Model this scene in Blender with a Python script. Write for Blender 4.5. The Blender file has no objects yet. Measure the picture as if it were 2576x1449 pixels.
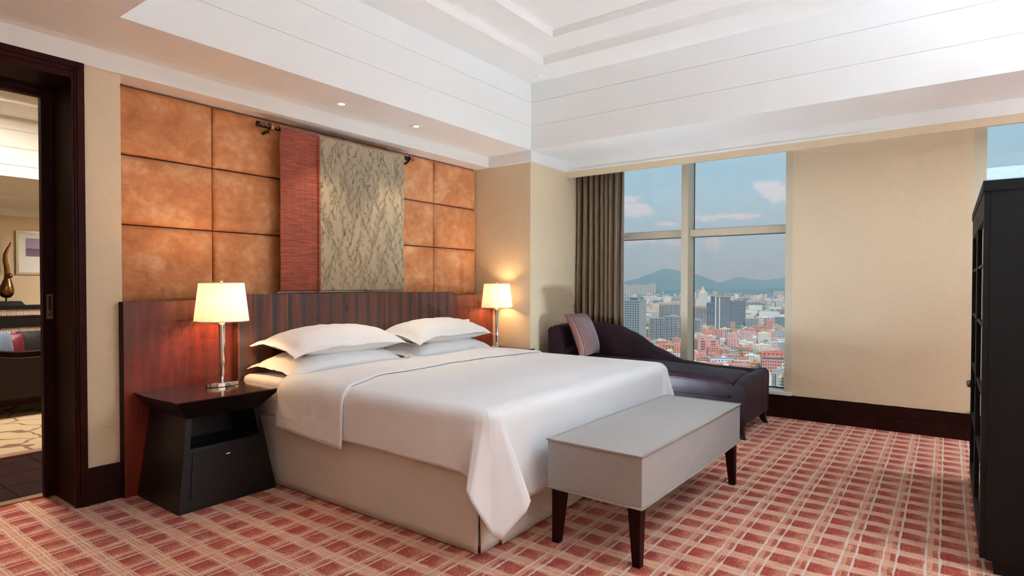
import bpy, bmesh, math, random
from mathutils import Vector, Matrix, noise
random.seed(7)
sc = bpy.context.scene
COL = sc.collection
PI = math.pi

# ------------------------------------------------------------------ camera
F_PX, YAW, PITCH, ROLL, CY = 1488.33, 0.635646575, -0.0163151344, 0.00129928864, 740.332
EYE = Vector((0, 0, 1.25))
Fv = Vector((math.cos(YAW)*math.cos(PITCH), math.sin(YAW)*math.cos(PITCH), math.sin(PITCH)))
R0 = Vector((math.sin(YAW), -math.cos(YAW), 0)); U0 = R0.cross(Fv)
Rv = R0*math.cos(ROLL)+U0*math.sin(ROLL); Uv = U0*math.cos(ROLL)-R0*math.sin(ROLL)
cam = bpy.data.cameras.new('camera'); camo = bpy.data.objects.new('camera', cam); COL.objects.link(camo)
m = Matrix.Identity(4)
for i, v in enumerate((Rv, Uv, -Fv)):
    for j in range(3): m[j][i] = v[j]
m.translation = EYE
camo.matrix_world = m
cam.sensor_width = 36; cam.lens = F_PX/2576*36; cam.shift_y = (CY-724.5)/2576
cam.clip_start = .05; cam.clip_end = 60000
sc.camera = camo

# ------------------------------------------------------------------ view, sampling
sc.view_settings.view_transform = 'Standard'; sc.view_settings.look = 'None'
sc.view_settings.gamma = 1; sc.view_settings.use_curve_mapping = False
sc.view_settings.exposure = 0.24
sc.cycles.use_denoising = True
sc.cycles.max_bounces = 6; sc.cycles.diffuse_bounces = 4; sc.cycles.light_sampling_threshold = .05; sc.cycles.glossy_bounces = 3; sc.cycles.transparent_max_bounces = 8
sc.cycles.use_adaptive_sampling = True; sc.cycles.adaptive_threshold = .15; sc.cycles.adaptive_min_samples = 8
sc.cycles.sample_clamp_indirect = 6; sc.cycles.caustics_reflective = False; sc.cycles.caustics_refractive = False
sc.cycles.volume_bounces = 0

# ------------------------------------------------------------------ node helper
class NT:
    def __init__(s, tree): s.t = tree; s.n = tree.nodes; s.n.clear()
    def add(s, typ, ins=None, **props):
        nd = s.n.new('ShaderNode'+typ)
        for k, v in props.items(): setattr(nd, k, v)
        for k, v in (ins or {}).items():
            sk = nd.inputs[k]
            if isinstance(v, bpy.types.NodeSocket): s.t.links.new(v, sk)
            else: sk.default_value = v
        return nd
    def m(s, op, a, b=None, c=None, clamp=False):
        ins = {0: a}
        if b is not None: ins[1] = b
        if c is not None: ins[2] = c
        return s.add('Math', ins, operation=op, use_clamp=clamp).outputs[0]
    def mix(s, f, a, b, bt='MIX'):
        nd = s.add('Mix', data_type='RGBA', blend_type=bt)
        for k, v in ((0, f), (6, a), (7, b)):
            if isinstance(v, bpy.types.NodeSocket): s.t.links.new(v, nd.inputs[k])
            else: nd.inputs[k].default_value = v
        return nd.outputs[2]
    def ramp(s, f, stops):
        nd = s.add('ValToRGB', {0: f}); e = nd.color_ramp.elements
        while len(e) < len(stops): e.new(.5)
        for el, (p, c) in zip(e, stops): el.position = p; el.color = (*c, 1) if len(c) == 3 else c
        return nd.outputs[0]
    def step(s, v, lo, hi):
        return s.add('MapRange', {0: v, 1: lo, 2: hi, 3: 0.0, 4: 1.0}, interpolation_type='SMOOTHSTEP').outputs[0]
    def noise(s, vec, scale, detail=3, rough=.5):
        return s.add('TexNoise', {'Vector': vec, 'Scale': scale, 'Detail': detail, 'Roughness': rough})
    def map(s, vec, sx=1, sy=1, sz=1, loc=(0, 0, 0)):
        return s.add('Mapping', {0: vec, 1: loc, 3: (sx, sy, sz)}).outputs[0]
    def obj(s): return s.add('TexCoord').outputs['Object']
    def geo(s): return s.add('NewGeometry').outputs['Position']

def c4(c): return (*c, 1)
def srgb(r, g, b):
    f = lambda v: (v/255/12.92) if v/255 <= .04045 else ((v/255+.055)/1.055)**2.4
    return (f(r), f(g), f(b))

MATS = {}
def newmat(name):
    m = bpy.data.materials.new(name); m.use_nodes = True
    n = NT(m.node_tree); MATS[name] = m
    return m, n
def finish(n, col, rough=.5, metal=0, spec=.5, bump=None, bstr=.2, bdist=.01, sheen=0, sheen_col=None, coat=0, **extra):
    ins = {'Base Color': col if isinstance(col, bpy.types.NodeSocket) else c4(col), 'Roughness': rough, 'Metallic': metal, 'Specular IOR Level': spec}
    if sheen: ins['Sheen Weight'] = sheen
    if sheen_col: ins['Sheen Tint'] = c4(sheen_col)
    if coat: ins['Coat Weight'] = coat; ins['Coat Roughness'] = .12
    ins.update(extra)
    b = n.add('BsdfPrincipled', ins)
    if bump is not None:
        bp = n.add('Bump', {'Height': bump, 'Strength': bstr, 'Distance': bdist})
        n.t.links.new(bp.outputs[0], b.inputs['Normal'])
    o = n.add('OutputMaterial', {0: b.outputs[0]})
    return b
def plain(name, col, rough=.5, var=.06, scale=30, **kw):
    m, n = newmat(name)
    nz = n.noise(n.obj(), scale, 3).outputs[0]
    k = n.m('MULTIPLY_ADD', nz, 2*var, 1-var)
    c = n.mix(1.0, c4(col), n.add('CombineColor', {0: k, 1: k, 2: k}).outputs[0], 'MULTIPLY')
    finish(n, c, rough, **kw)
    return m

# ------------------------------------------------------------------ world: hazy blue sky with small cumulus
def ray(x, y): return Fv+Rv*((x-1288)/F_PX)-Uv*((y-CY)/F_PX)
w = bpy.data.worlds.new('sky'); sc.world = w; w.use_nodes = True
n = NT(w.node_tree)
dirv = n.add('TexCoord').outputs['Generated']
sep = n.add('SeparateXYZ', {0: dirv}); dz = sep.outputs[2]
grad = n.ramp(n.m('MAXIMUM', dz, 0.0), [(0, srgb(176, 194, 214)), (.05, srgb(170, 193, 216)), (.16, srgb(158, 198, 224)), (.35, srgb(146, 196, 226)), (1, srgb(138, 190, 224))])
cl = n.noise(n.map(dirv, 1, 1, 3.2), 5.0, 7, .6).outputs[0]
cmask = n.step(cl, .56, .74)
fine = n.noise(n.map(dirv, 1, 1, 1.6), 26, 5, .62).outputs[0]
blobs = None
def blob(px, py, sx, sy, prev):
    d = ray(px, py).normalized()
    dv = n.add('VectorMath', {0: dirv, 1: d}, operation='SUBTRACT').outputs[0]
    lat = n.add('VectorMath', {0: dv, 1: Rv}, operation='DOT_PRODUCT').outputs['Value']
    hgt = n.add('SeparateXYZ', {0: dv}).outputs[2]
    a = n.m('POWER', n.m('DIVIDE', lat, sx/F_PX), 2.0); b = n.m('POWER', n.m('DIVIDE', hgt, sy/F_PX), 2.0)
    e = n.m('SUBTRACT', 1.0, n.m('SQRT', n.m('ADD', a, b)))
    e = n.m('ADD', e, n.m('MULTIPLY_ADD', fine, 3.6, -1.85))
    e = n.step(e, -.05, .55)
    return e if prev is None else n.m('MAXIMUM', prev, e)
for p in ((1925, 474, 30, 18), (1957, 478, 40, 26), (1590, 500, 44, 16), (1600, 522, 50, 20), (1678, 562, 28, 8), (1610, 608, 60, 12), (1700, 612, 40, 14), (1786, 608, 26, 18), (1850, 545, 120, 9)):
    blobs = blob(*p, blobs)
cmask = n.m('MULTIPLY', cmask, .35)
skyc = n.mix(cmask, grad, c4(srgb(205, 214, 222)))
skyc = n.mix(n.m('MULTIPLY', blobs, .72), skyc, c4(srgb(238, 234, 238)))
bg = n.add('Background', {0: skyc, 1: 1.02})
n.add('OutputWorld', {0: bg.outputs[0]})

# sun: high, from behind the hotel, lights the city only
sl = bpy.data.lights.new('sun', 'SUN'); sl.energy = 2.6; sl.angle = .02; sl.color = (1, .95, .87)
so = bpy.data.objects.new('sun', sl); COL.objects.link(so)
so.rotation_euler = Vector((.62, .45, -.72)).to_track_quat('-Z', 'Y').to_euler()

# ------------------------------------------------------------------ mesh helpers
def link(name, me, mat, parent=None, smooth=False):
    o = bpy.data.objects.new(name, me); COL.objects.link(o)
    if mat is not None and not me.materials: me.materials.append(MATS[mat] if isinstance(mat, str) else mat)
    if smooth:
        for p in me.polygons: p.use_smooth = True
    if parent is not None: o.parent = parent
    return o
def obj(name, bm, mat, parent=None, smooth=False, bevel=0, seg=2, recalc=True):
    if bevel: bmesh.ops.bevel(bm, geom=[e for e in bm.edges if len(e.link_faces) == 2 and e.calc_face_angle(0) > .5], offset=bevel, segments=seg, affect='EDGES', profile=.6, clamp_overlap=True)
    if recalc: bmesh.ops.recalc_face_normals(bm, faces=bm.faces)
    me = bpy.data.meshes.new(name); bm.to_mesh(me); bm.free()
    return link(name, me, mat, parent, smooth)
def B(*boxes):
    bm = bmesh.new()
    for b in boxes: addbox(bm, *b)
    return bm
def addbox(bm, x0, x1, y0, y1, z0, z1):
    v = [bm.verts.new(p) for p in ((x0, y0, z0), (x1, y0, z0), (x1, y1, z0), (x0, y1, z0), (x0, y0, z1), (x1, y0, z1), (x1, y1, z1), (x0, y1, z1))]
    for f in ((0, 3, 2, 1), (4, 5, 6, 7), (0, 1, 5, 4), (1, 2, 6, 5), (2, 3, 7, 6), (3, 0, 4, 7)): bm.faces.new([v[i] for i in f])
    return v
def hexa(bm, lo, hi):
    v = [bm.verts.new(p) for p in lo+hi]; k = len(lo)
    bm.faces.new(v[:k][::-1]); bm.faces.new(v[k:])
    for i in range(k): bm.faces.new((v[i], v[(i+1) % k], v[k+(i+1) % k], v[k+i]))
def lathe(bm, prof, c=(0, 0, 0), seg=32, sx=1, sy=1, cap=True):
    rings = []
    for r, z in prof:
        rings.append([bm.verts.new((c[0]+r*sx*math.cos(2*PI*i/seg), c[1]+r*sy*math.sin(2*PI*i/seg), c[2]+z)) for i in range(seg)])
    for a, b in zip(rings, rings[1:]):
        for i in range(seg): bm.faces.new((a[i], a[(i+1) % seg], b[(i+1) % seg], b[i]))
    if cap:
        bm.faces.new(rings[0][::-1]); bm.faces.new(rings[-1])
    return bm
def tube(bm, pts, rads, seg=10, cap=True):
    pts = [Vector(p) for p in pts]; rings = []
    for i, p in enumerate(pts):
        t = (pts[min(i+1, len(pts)-1)]-pts[max(i-1, 0)]).normalized()
        a = t.orthogonal() if abs(t.z) > .9 else t.cross(Vector((0, 0, 1)))
        a.normalize(); b = t.cross(a); r = rads[i] if isinstance(rads, (list, tuple)) else rads
        rings.append([bm.verts.new(p+a*r*math.cos(2*PI*k/seg)+b*r*math.sin(2*PI*k/seg)) for k in range(seg)])
    for x, y in zip(rings, rings[1:]):
        for k in range(seg): bm.faces.new((x[k], x[(k+1) % seg], y[(k+1) % seg], y[k]))
    if cap: bm.faces.new(rings[0][::-1]); bm.faces.new(rings[-1])
    return bm
def grid(bm, nu, nv, fn, close_u=False):
    vs = [[bm.verts.new(fn(i/nu, j/nv)) for j in range(nv+1)] for i in range(nu+1)]
    for i in range(nu):
        for j in range(nv): bm.faces.new((vs[i][j], vs[i+1][j], vs[i+1][j+1], vs[i][j+1]))
    return vs
def solidify(o, th, off=-1):
    md = o.modifiers.new('thickness', 'SOLIDIFY'); md.thickness = th; md.offset = off
def tag(o, label=None, cat=None, group=None, kind=None):
    if label: o['label'] = label
    if cat: o['category'] = cat
    if group: o['group'] = group
    if kind: o['kind'] = kind
    return o
def struct(name, bm, mat, label=None, parent=None, **kw):
    o = obj(name, bm, mat, parent, **kw)
    if parent is None: o['kind'] = 'structure'
    if label: o['label'] = label
    return o
def thing(name, label, cat, loc=(0, 0, 0), rz=0, group=None):
    o = bpy.data.objects.new(name, None); COL.objects.link(o); o.empty_display_size = .1
    o.location = loc; o.rotation_euler = (0, 0, rz)
    return tag(o, label, cat, group)
def copy_tree(root, loc, label=None, rz=None):
    r = root.copy(); COL.objects.link(r); r.location = loc
    if label: r['label'] = label
    if rz is not None: r.rotation_euler = (0, 0, rz)
    for ch in root.children:
        c = ch.copy(); COL.objects.link(c); c.parent = r
        for g in ch.children:
            d = g.copy(); COL.objects.link(d); d.parent = c
    return r
def smoothstep(a, b, x):
    t = max(0, min(1, (x-a)/(b-a))); return t*t*(3-2*t)

# ------------------------------------------------------------------ materials
plain('paint', srgb(243, 238, 231), .55, .01, 3)
plain('paint_cool', srgb(242, 240, 235), .5, .01, 3)
def wallpaper(name, base, strand, amt):
    m, n = newmat(name); p = n.geo()
    a = n.noise(p, 14, 3, .55); wv = n.add('VectorMath', {0: a.outputs[1], 1: (.16, .16, .16)}, operation='MULTIPLY').outputs[0]
    pp = n.add('VectorMath', {0: p, 1: wv}, operation='ADD').outputs[0]
    b = n.noise(pp, 26, 2, .5).outputs[0]
    line = n.m('SUBTRACT', 1.0, n.step(n.m('ABSOLUTE', n.m('SUBTRACT', b, .5)), .0, .016))
    msk = n.step(n.noise(p, 30, 2).outputs[0], .43, .55)
    line = n.m('MULTIPLY', line, msk)
    fine = n.noise(p, 320, 2).outputs[0]
    c = n.mix(n.m('MULTIPLY', line, amt), c4(base), c4(strand))
    c = n.mix(n.m('MULTIPLY', fine, .22), c, c4([v*.72 for v in base]))
    finish(n, c, .6, bump=n.m('ADD', fine, n.m('MULTIPLY', line, .8)), bstr=.12, bdist=.002)
wallpaper('wallpaper', srgb(226, 203, 168), srgb(246, 232, 208), .42)
def wood(name, c1, c2, c3, axis=2, rough=.28, figure=0, scale=1, coat=.3, spec=.5):
    m, n = newmat(name); p = n.obj()
    s = [60*scale, 60*scale, 60*scale]; s[axis] = 1.6*scale
    g = n.noise(n.map(p, *s), 1.0, 5, .6).outputs[0]
    s2 = [9*scale]*3; s2[axis] = .35*scale
    h = n.noise(n.map(p, *s2), 1.0, 3, .5).outputs[0]
    f = n.m('ADD', n.m('MULTIPLY', g, .6), n.m('MULTIPLY', h, .4))
    c = n.ramp(f, [(.3, c1), (.5, c2), (.72, c3)])
    r = rough
    if figure:
        fl = n.noise(n.map(p, 22, 22, 3.2), 1.0, 2).outputs[0]
        c = n.mix(n.m('MULTIPLY', n.step(fl, .35, .7), figure), c, c4([v*1.5 for v in c3]))
    finish(n, c, r, coat=coat, spec=spec, bump=g, bstr=.05, bdist=.002)
wood('mahogany', srgb(70, 19, 9), srgb(98, 29, 14), srgb(122, 42, 20), 2, .34, .4)
wood('dark_wood', srgb(24, 9, 7), srgb(36, 13, 9), srgb(52, 20, 13), 0, .5, 0, 1, 0, .07)
wood('dark_wood_up', srgb(26, 9, 7), srgb(38, 13, 9), srgb(54, 20, 13), 2, .5, 0, 1, 0, .07)
wood('casing_wood', srgb(28, 6, 3), srgb(42, 10, 5), srgb(60, 17, 8), 2, .5, 0, 1, 0, .07)
wood('espresso', srgb(10, 6, 5), srgb(15, 9, 8), srgb(22, 13, 11), 0, .4, 0, 1, .1, .3)
wood('night_top', srgb(40, 16, 14), srgb(56, 22, 18), srgb(72, 30, 24), 0, .16, 0, 1, .6)
wood('ebony', srgb(7, 6, 6), srgb(11, 9, 8), srgb(16, 12, 11), 2, .6, 0, 1, 0, .25)
wood('plank', srgb(26, 9, 7), srgb(38, 13, 9), srgb(52, 19, 12), 0, .75, 0, 1, 0, .04)
# striped zebrano veneer
m, n = newmat('zebrano'); p = n.obj()
s = n.add('SeparateXYZ', {0: p})
wob = n.noise(n.map(p, 6, 6, .8), 1.0, 2).outputs[0]
xx = n.m('ADD', s.outputs[0], n.m('MULTIPLY', wob, .02))
band = n.m('ABSOLUTE', n.m('SUBTRACT', n.m('FRACT', n.m('DIVIDE', xx, .118)), .5))
st = n.noise(n.map(p, 150, 150, 1.0), 1.0, 4, .65).outputs[0]
st2 = n.noise(n.map(p, 45, 45, .5), 1.0, 2, .5).outputs[0]
c = n.ramp(n.m('ADD', n.m('MULTIPLY', st, .7), n.m('MULTIPLY', st2, .3)), [(.36, srgb(52, 34, 32)), (.47, srgb(92, 54, 44)), (.56, srgb(112, 66, 50)), (.66, srgb(150, 92, 66))])
c = n.mix(n.m('MULTIPLY', n.step(band, .30, .40), .85), c, c4(srgb(54, 52, 58)))
finish(n, c, .35, coat=.2)
# velvet-like wall padding
def mottled(name, dark, mid, light, sheen, weave=True, rough=.65):
    m, n = newmat(name); p = n.obj()
    a = n.noise(p, 5, 6, .62).outputs[0]; b = n.noise(n.map(p, 3, 3, 4), 5, 5, .7).outputs[0]
    f = n.m('ADD', n.m('MULTIPLY', a, .65), n.m('MULTIPLY', b, .35))
    c = n.ramp(f, [(.33, dark), (.5, mid), (.68, light)])
    wv = n.noise(n.map(p, 60, 60, 700), 1.0, 2).outputs[0]; wh = n.noise(n.map(p, 700, 700, 60), 1.0, 2).outputs[0]
    w_ = n.m('MULTIPLY_ADD', n.m('ADD', wv, wh), .35, .65)
    c = n.mix(1.0, c, n.add('CombineColor', {0: w_, 1: w_, 2: w_}).outputs[0], 'MULTIPLY')
    finish(n, c, rough, sheen=sheen, sheen_col=light, spec=.3, bump=n.m('ADD', wv, wh), bstr=.15, bdist=.002)
mottled('pad_velvet', srgb(178, 108, 62), srgb(206, 138, 90), srgb(230, 180, 136), .7)
plain('pad_seam', srgb(60, 34, 20), .8)
mottled('plum_velvet', srgb(24, 11, 17), srgb(36, 18, 26), srgb(66, 40, 52), .55, rough=.6)
# fabrics
def fabric(name, col, rough=.85, weave=700, wstr=.12, var=.04, sheen=.15, wrinkle=0):
    m, n = newmat(name); p = n.obj()
    nz = n.noise(p, 6, 4).outputs[0]; wv = n.noise(p, weave, 1).outputs[0]
    k = n.m('MULTIPLY_ADD', nz, 2*var, 1-var)
    c = n.mix(1.0, c4(col), n.add('CombineColor', {0: k, 1: k, 2: k}).outputs[0], 'MULTIPLY')
    h = wv
    if wrinkle:
        wr = n.noise(n.map(p, 1, 1.6, 1), 9, 4, .55).outputs[0]
        h = n.m('ADD', n.m('MULTIPLY', wv, .1), n.m('MULTIPLY', wr, wrinkle))
    finish(n, c, rough, sheen=sheen, spec=.2, bump=h, bstr=wstr, bdist=.01 if wrinkle else .002)
fabric('linen', srgb(243, 242, 241), .8, wstr=.25, var=.008, wrinkle=1.0)
fabric('pillow_linen', srgb(246, 245, 244), .8, wstr=.3, var=.006, wrinkle=1.2)
fabric('skirt', srgb(226, 214, 200), .85, var=.02)
fabric('mattress_fabric', srgb(236, 228, 216), .85)
m, n = newmat('bench_fabric'); p = n.obj()
def dots(n, p, per, rad):
    # staggered woven dots on the three principal planes
    nrm = n.add('TexCoord').outputs['Normal']
    sp = n.add('SeparateXYZ', {0: p}); ab = n.add('SeparateXYZ', {0: n.add('VectorMath', {0: nrm}, operation='ABSOLUTE').outputs[0]})
    def plane(u, v):
        row = n.m('FLOOR', n.m('DIVIDE', v, per*.5)); odd = n.m('MULTIPLY', n.m('MODULO', n.m('ABSOLUTE', row), 2.0), .5)
        fu = n.m('SUBTRACT', n.m('FRACT', n.m('ADD', n.m('DIVIDE', u, per), odd)), .5)
        fv = n.m('MULTIPLY', n.m('SUBTRACT', n.m('FRACT', n.m('DIVIDE', v, per*.5)), .5), .5)
        d = n.m('SQRT', n.m('ADD', n.m('POWER', fu, 2.0), n.m('POWER', fv, 2.0)))
        return n.m('LESS_THAN', d, rad)
    px_ = plane(sp.outputs[1], sp.outputs[2]); py_ = plane(sp.outputs[0], sp.outputs[2]); pz_ = plane(sp.outputs[0], sp.outputs[1])
    gx = n.m('GREATER_THAN', ab.outputs[0], .6); gy = n.m('GREATER_THAN', ab.outputs[1], .6); gz = n.m('GREATER_THAN', ab.outputs[2], .6)
    return n.m('ADD', n.m('ADD', n.m('MULTIPLY', px_, gx), n.m('MULTIPLY', py_, gy)), n.m('MULTIPLY', pz_, gz), clamp=True)
dm = dots(n, p, .025, .062)
wv = n.noise(n.map(p, 30, 900, 900), 1.0, 2).outputs[0]
c = n.mix(wv, c4(srgb(146, 138, 132)), c4(srgb(178, 173, 168)))
c = n.mix(n.m('MULTIPLY', dm, .8), c, c4(srgb(226, 216, 198)))
puck = n.add('TexWave', {'Vector': n.map(p, 1, .12, .12), 'Scale': 22, 'Distortion': 3.5, 'Detail': 2}).outputs['Fac']
finish(n, c, .5, sheen=.3, spec=.5, bump=n.m('ADD', n.m('MULTIPLY', puck, .5), n.m('MULTIPLY', wv, .25)), bstr=.25, bdist=.006)
# carpet
m, n = newmat('carpet'); p = n.geo()
wa = n.noise(p, 9, 2).outputs[1]
pw = n.add('VectorMath', {0: p, 1: n.add('VectorMath', {0: n.add('VectorMath', {0: wa, 1: (.5, .5, .5)}, operation='SUBTRACT').outputs[0], 1: (.012, .012, 0)}, operation='MULTIPLY').outputs[0]}, operation='ADD').outputs[0]
pile = n.noise(p, 330, 2, .6).outputs[0]; jag = n.noise(p, 130, 2, .6)
pw = n.add('VectorMath', {0: pw, 1: n.add('VectorMath', {0: n.add('VectorMath', {0: jag.outputs[1], 1: (.5, .5, .5)}, operation='SUBTRACT').outputs[0], 1: (.006, .006, 0)}, operation='MULTIPLY').outputs[0]}, operation='ADD').outputs[0]
sp = n.add('SeparateXYZ', {0: pw}); X, Y = sp.outputs[0], sp.outputs[1]
def cline(coord, per, off, wbase, wvar, vec, thr=None):
    f = n.m('MULTIPLY', n.m('ABSOLUTE', n.m('SUBTRACT', n.m('FRACT', n.m('ADD', n.m('DIVIDE', n.m('SUBTRACT', coord, off), per), .5)), .5)), per)
    wn = n.noise(vec, 1.0, 2).outputs[0]
    wid = n.m('MAXIMUM', n.m('MULTIPLY_ADD', n.m('SUBTRACT', wn, .5), wvar, wbase), 0.0)
    return n.step(n.m('SUBTRACT', wid, f), -.0012, .0012)
PY, PX = .1575, .160
lines = None
def acc(l, k=1.0):
    global lines
    l = n.m('MULTIPLY', l, k) if k != 1 else l
    lines = l if lines is None else n.m('MAXIMUM', lines, l)
along_x = lambda s, o: n.map(p, s, 40, 1, (o, o*3, 0)); along_y = lambda s, o: n.map(p, 40, s, 1, (o, o*3, 0))
acc(cline(Y, PY, .0205, .0044, .016, along_x(9, 1))); acc(cline(Y, PY, .071, .0040, .017, along_x(9, 5)))
acc(cline(Y, PY, .045, -.0005, .012, along_x(9, 9)), .6); acc(cline(Y, PY, .002, -.001, .010, along_x(9, 13)), .6)
acc(cline(X, PX, .067, .0030, .010, along_y(9, 2))); acc(cline(X, PX, .084, .0018, .010, along_y(8, 6)), .85)
acc(cline(X, PX, .102, .0026, .010, along_y(7, 10))); acc(cline(X, PX, .118, .0014, .010, along_y(8, 14)), .85); acc(cline(X, PX, .050, .0008, .011, along_y(9, 18)), .75)
by = n.m('MULTIPLY', n.m('ABSOLUTE', n.m('SUBTRACT', n.m('FRACT', n.m('ADD', n.m('DIVIDE', n.m('SUBTRACT', Y, .0455), PY), .5)), .5)), PY)
bx = n.m('MULTIPLY', n.m('ABSOLUTE', n.m('SUBTRACT', n.m('FRACT', n.m('ADD', n.m('DIVIDE', n.m('SUBTRACT', X, .085), PX), .5)), .5)), PX)
sq = n.m('MULTIPLY', n.m('MULTIPLY_ADD', n.step(by, .020, .034), .45, .55), n.step(bx, .024, .038))
shade = n.noise(n.map(p, 13, 13, 1), 1.0, 3).outputs[0]
grad_sq = n.m('FRACT', n.m('DIVIDE', n.m('SUBTRACT', Y, .0455), PY))
amt = n.m('ADD', n.m('MULTIPLY_ADD', sq, .24, .36), n.m('ADD', n.m('MULTIPLY', n.m('SUBTRACT', shade, .5), .5), n.m('MULTIPLY', n.m('MULTIPLY', sq, n.m('SUBTRACT', grad_sq, .5)), .35)))
spk = n.m('ADD', n.noise(p, 120, 4, .75).outputs[0], n.m('MULTIPLY', n.m('SUBTRACT', pile, .5), .9))
red = n.step(n.m('ADD', n.m('SUBTRACT', spk, .5), n.m('SUBTRACT', amt, .5)), -.12, .12)
c = n.mix(red, c4(srgb(230, 160, 122)), c4(srgb(172, 44, 22)))
c = n.mix(n.m('MULTIPLY', lines, .92), c, c4(srgb(232, 208, 188)))
finish(n, c, .95, spec=.1, sheen=.2, bump=n.m('ADD', pile, n.noise(p, 600, 1).outputs[0]), bstr=.5, bdist=.006)
# metals, glass, misc
plain('chrome', (.78, .78, .78), .07, .02, 8, metal=1)
plain('brass_plate', srgb(150, 120, 90), .3, .05, 8, metal=1)
plain('nickel', (.55, .53, .5), .22, .03, 8, metal=1)
plain('pewter', srgb(120, 112, 104), .3, .1, 20, metal=1)
plain('bronze', srgb(120, 84, 56), .28, .3, 9, metal=1)
plain('copper', srgb(196, 128, 96), .3, .1, 20, metal=1)
plain('black_iron', srgb(26, 20, 18), .35, .1, 20, metal=.4)
plain('champagne_metal', srgb(210, 198, 172), .35, .02, 6, metal=.12)
plain('sill_stone', srgb(226, 220, 208), .3, .04, 12)
plain('glazing_gasket', srgb(40, 42, 42), .5)
plain('cream_plastic', srgb(238, 222, 196), .4, .01)
plain('gilt', srgb(206, 178, 124), .32, .08, 20, metal=.8)
plain('silver_gilt', srgb(196, 184, 160), .35, .06, 20, metal=.6)
plain('mat_board', srgb(240, 240, 238), .7, .01)
m, n = newmat('clear_glass')
fr = n.add('Fresnel', {'IOR': 1.45}); mx = n.add('MixShader', {0: n.m('MULTIPLY', fr.outputs[0], .75), 1: n.add('BsdfTransparent', {0: (.97, .985, .985, 1)}).outputs[0], 2: n.add('BsdfGlossy', {0: (1, 1, 1, 1), 'Roughness': 0.02}).outputs[0]})
n.add('OutputMaterial', {0: mx.outputs[0]})
m, n = newmat('cabinet_glass')
fr = n.add('Fresnel', {'IOR': 1.5}); mx = n.add('MixShader', {0: fr.outputs[0], 1: n.add('BsdfTransparent', {0: (.6, .6, .6, 1)}).outputs[0], 2: n.add('BsdfGlossy', {0: (1, 1, 1, 1), 'Roughness': 0.02}).outputs[0]})
n.add('OutputMaterial', {0: mx.outputs[0]})
m, n = newmat('lamp_shade')
nz = n.noise(n.map(n.obj(), 300, 300, 40), 1.0, 2).outputs[0]
c = n.mix(nz, c4(srgb(250, 240, 222)), c4(srgb(255, 248, 234)))
tr = n.add('BsdfTranslucent', {0: c}); df = n.add('BsdfDiffuse', {0: c})
mx = n.add('MixShader', {0: .22, 1: df.outputs[0], 2: tr.outputs[0]}); n.add('OutputMaterial', {0: mx.outputs[0]})
m, n = newmat('white_shade')
tr = n.add('BsdfTranslucent', {0: (.93, .93, .93, 1)}); df = n.add('BsdfDiffuse', {0: (.93, .93, .93, 1)})
mx = n.add('MixShader', {0: .6, 1: df.outputs[0], 2: tr.outputs[0]}); n.add('OutputMaterial', {0: mx.outputs[0]})
def emit(name, col, strength):
    m, n = newmat(name)
    e = n.add('Emission', {0: c4(col), 1: strength}); n.add('OutputMaterial', {0: e.outputs[0]})
emit('downlight_glow', (1, .86, .66), 3)
emit('fill_glow', (.68, .92, 1.20), 8)  # this and the next two serve added fill lights
emit('upfill_glow', (.68, .92, 1.20), 12)
emit('parlour_fill', (1, .93, .82), 70)

# ================================================================== ROOM
SOF, TOP = 2.588, 3.243
# floor
fl = struct('floor', B((-2.4, 6.2, -5.6, 4.265, -.06, 0)), 'carpet', 'red and cream plaid carpet')
th_ = struct('trim_1', B((.1, 1.2, 4.265, 4.335, -.05, .006)), 'brass_plate', 'worn metal threshold strip in the doorway')
pf = struct('floor', B((-2.4, 5.6, 4.335, 12.3, -.06, -.004)), 'dark_wood', 'dark timber floor of the sitting room')
plank_me = None
for i in range(4):
    for j in range(6):
        bm = B((-.145, .145, -.145, .145, -.004, .0015))
        o = obj('plank', bm, 'plank', pf) if plank_me is None else link('plank', plank_me, None, pf)
        plank_me = o.data
        o.location = (.62+j*.294+(i % 2)*.0, 4.50+i*.294, 0); o.rotation_euler = (0, 0, PI/2*((i+j) % 2))
# ceiling with its soffits and two coffer steps
cb = [(-2.4, 6.25, 3.373, 4.35, SOF, 3.6), (4.88, 6.25, -5.6, 3.373, SOF, 3.6), (-2.4, 1.22, -4.6, 3.373, SOF, 3.6), (-2.4, 4.88, -5.6, -4.6, SOF, 3.6)]
def ring(o, i, z):
    return [(o[0], o[1], i[3], o[3], z, 3.6), (o[0], o[1], o[2], i[2], z, 3.6), (o[0], i[0], i[2], i[3], z, 3.6), (i[1], o[1], i[2], i[3], z, 3.6)]
O0, O1, O2 = (1.22, 4.88, -4.6, 3.373), (1.58, 4.519, -4.24, 2.984), (1.88, 4.217, -3.94, 2.69)
cb += ring(O0, O1, TOP)+ring(O1, O2, 3.322)+[(O2[0], O2[1], O2[2], O2[3], 3.385, 3.6)]
ceil = struct('ceiling', B(*cb), 'paint', 'white coffered ceiling with dropped soffit')
# thin beads under each coffer step
for o, z in ((O1, 3.322), (O2, 3.385)):
    a = .008
    struct('ceiling_bead', B((o[0], o[1], o[3]-a, o[3], z-.012, z), (o[0], o[1], o[2], o[2]+a, z-.012, z), (o[0], o[0]+a, o[2], o[3], z-.012, z), (o[1]-a, o[1], o[2], o[3], z-.012, z)), 'paint', parent=ceil)
# fascia boards with open joints
for z0, z1 in ((SOF, 2.8205), (2.8225, 3.0545), (3.0565, TOP)):
    obj('fascia_board', B((1.232, 4.868, 3.357, 3.373, z0, z1)), 'paint_cool', ceil, bevel=.007)
    obj('fascia_board', B((4.864, 4.88, -4.588, 3.357, z0, z1)), 'paint_cool', ceil, bevel=.007)
    obj('fascia_board', B((1.22, 1.236, -4.588, 3.357, z0, z1)), 'paint_cool', ceil, bevel=.007)
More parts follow.
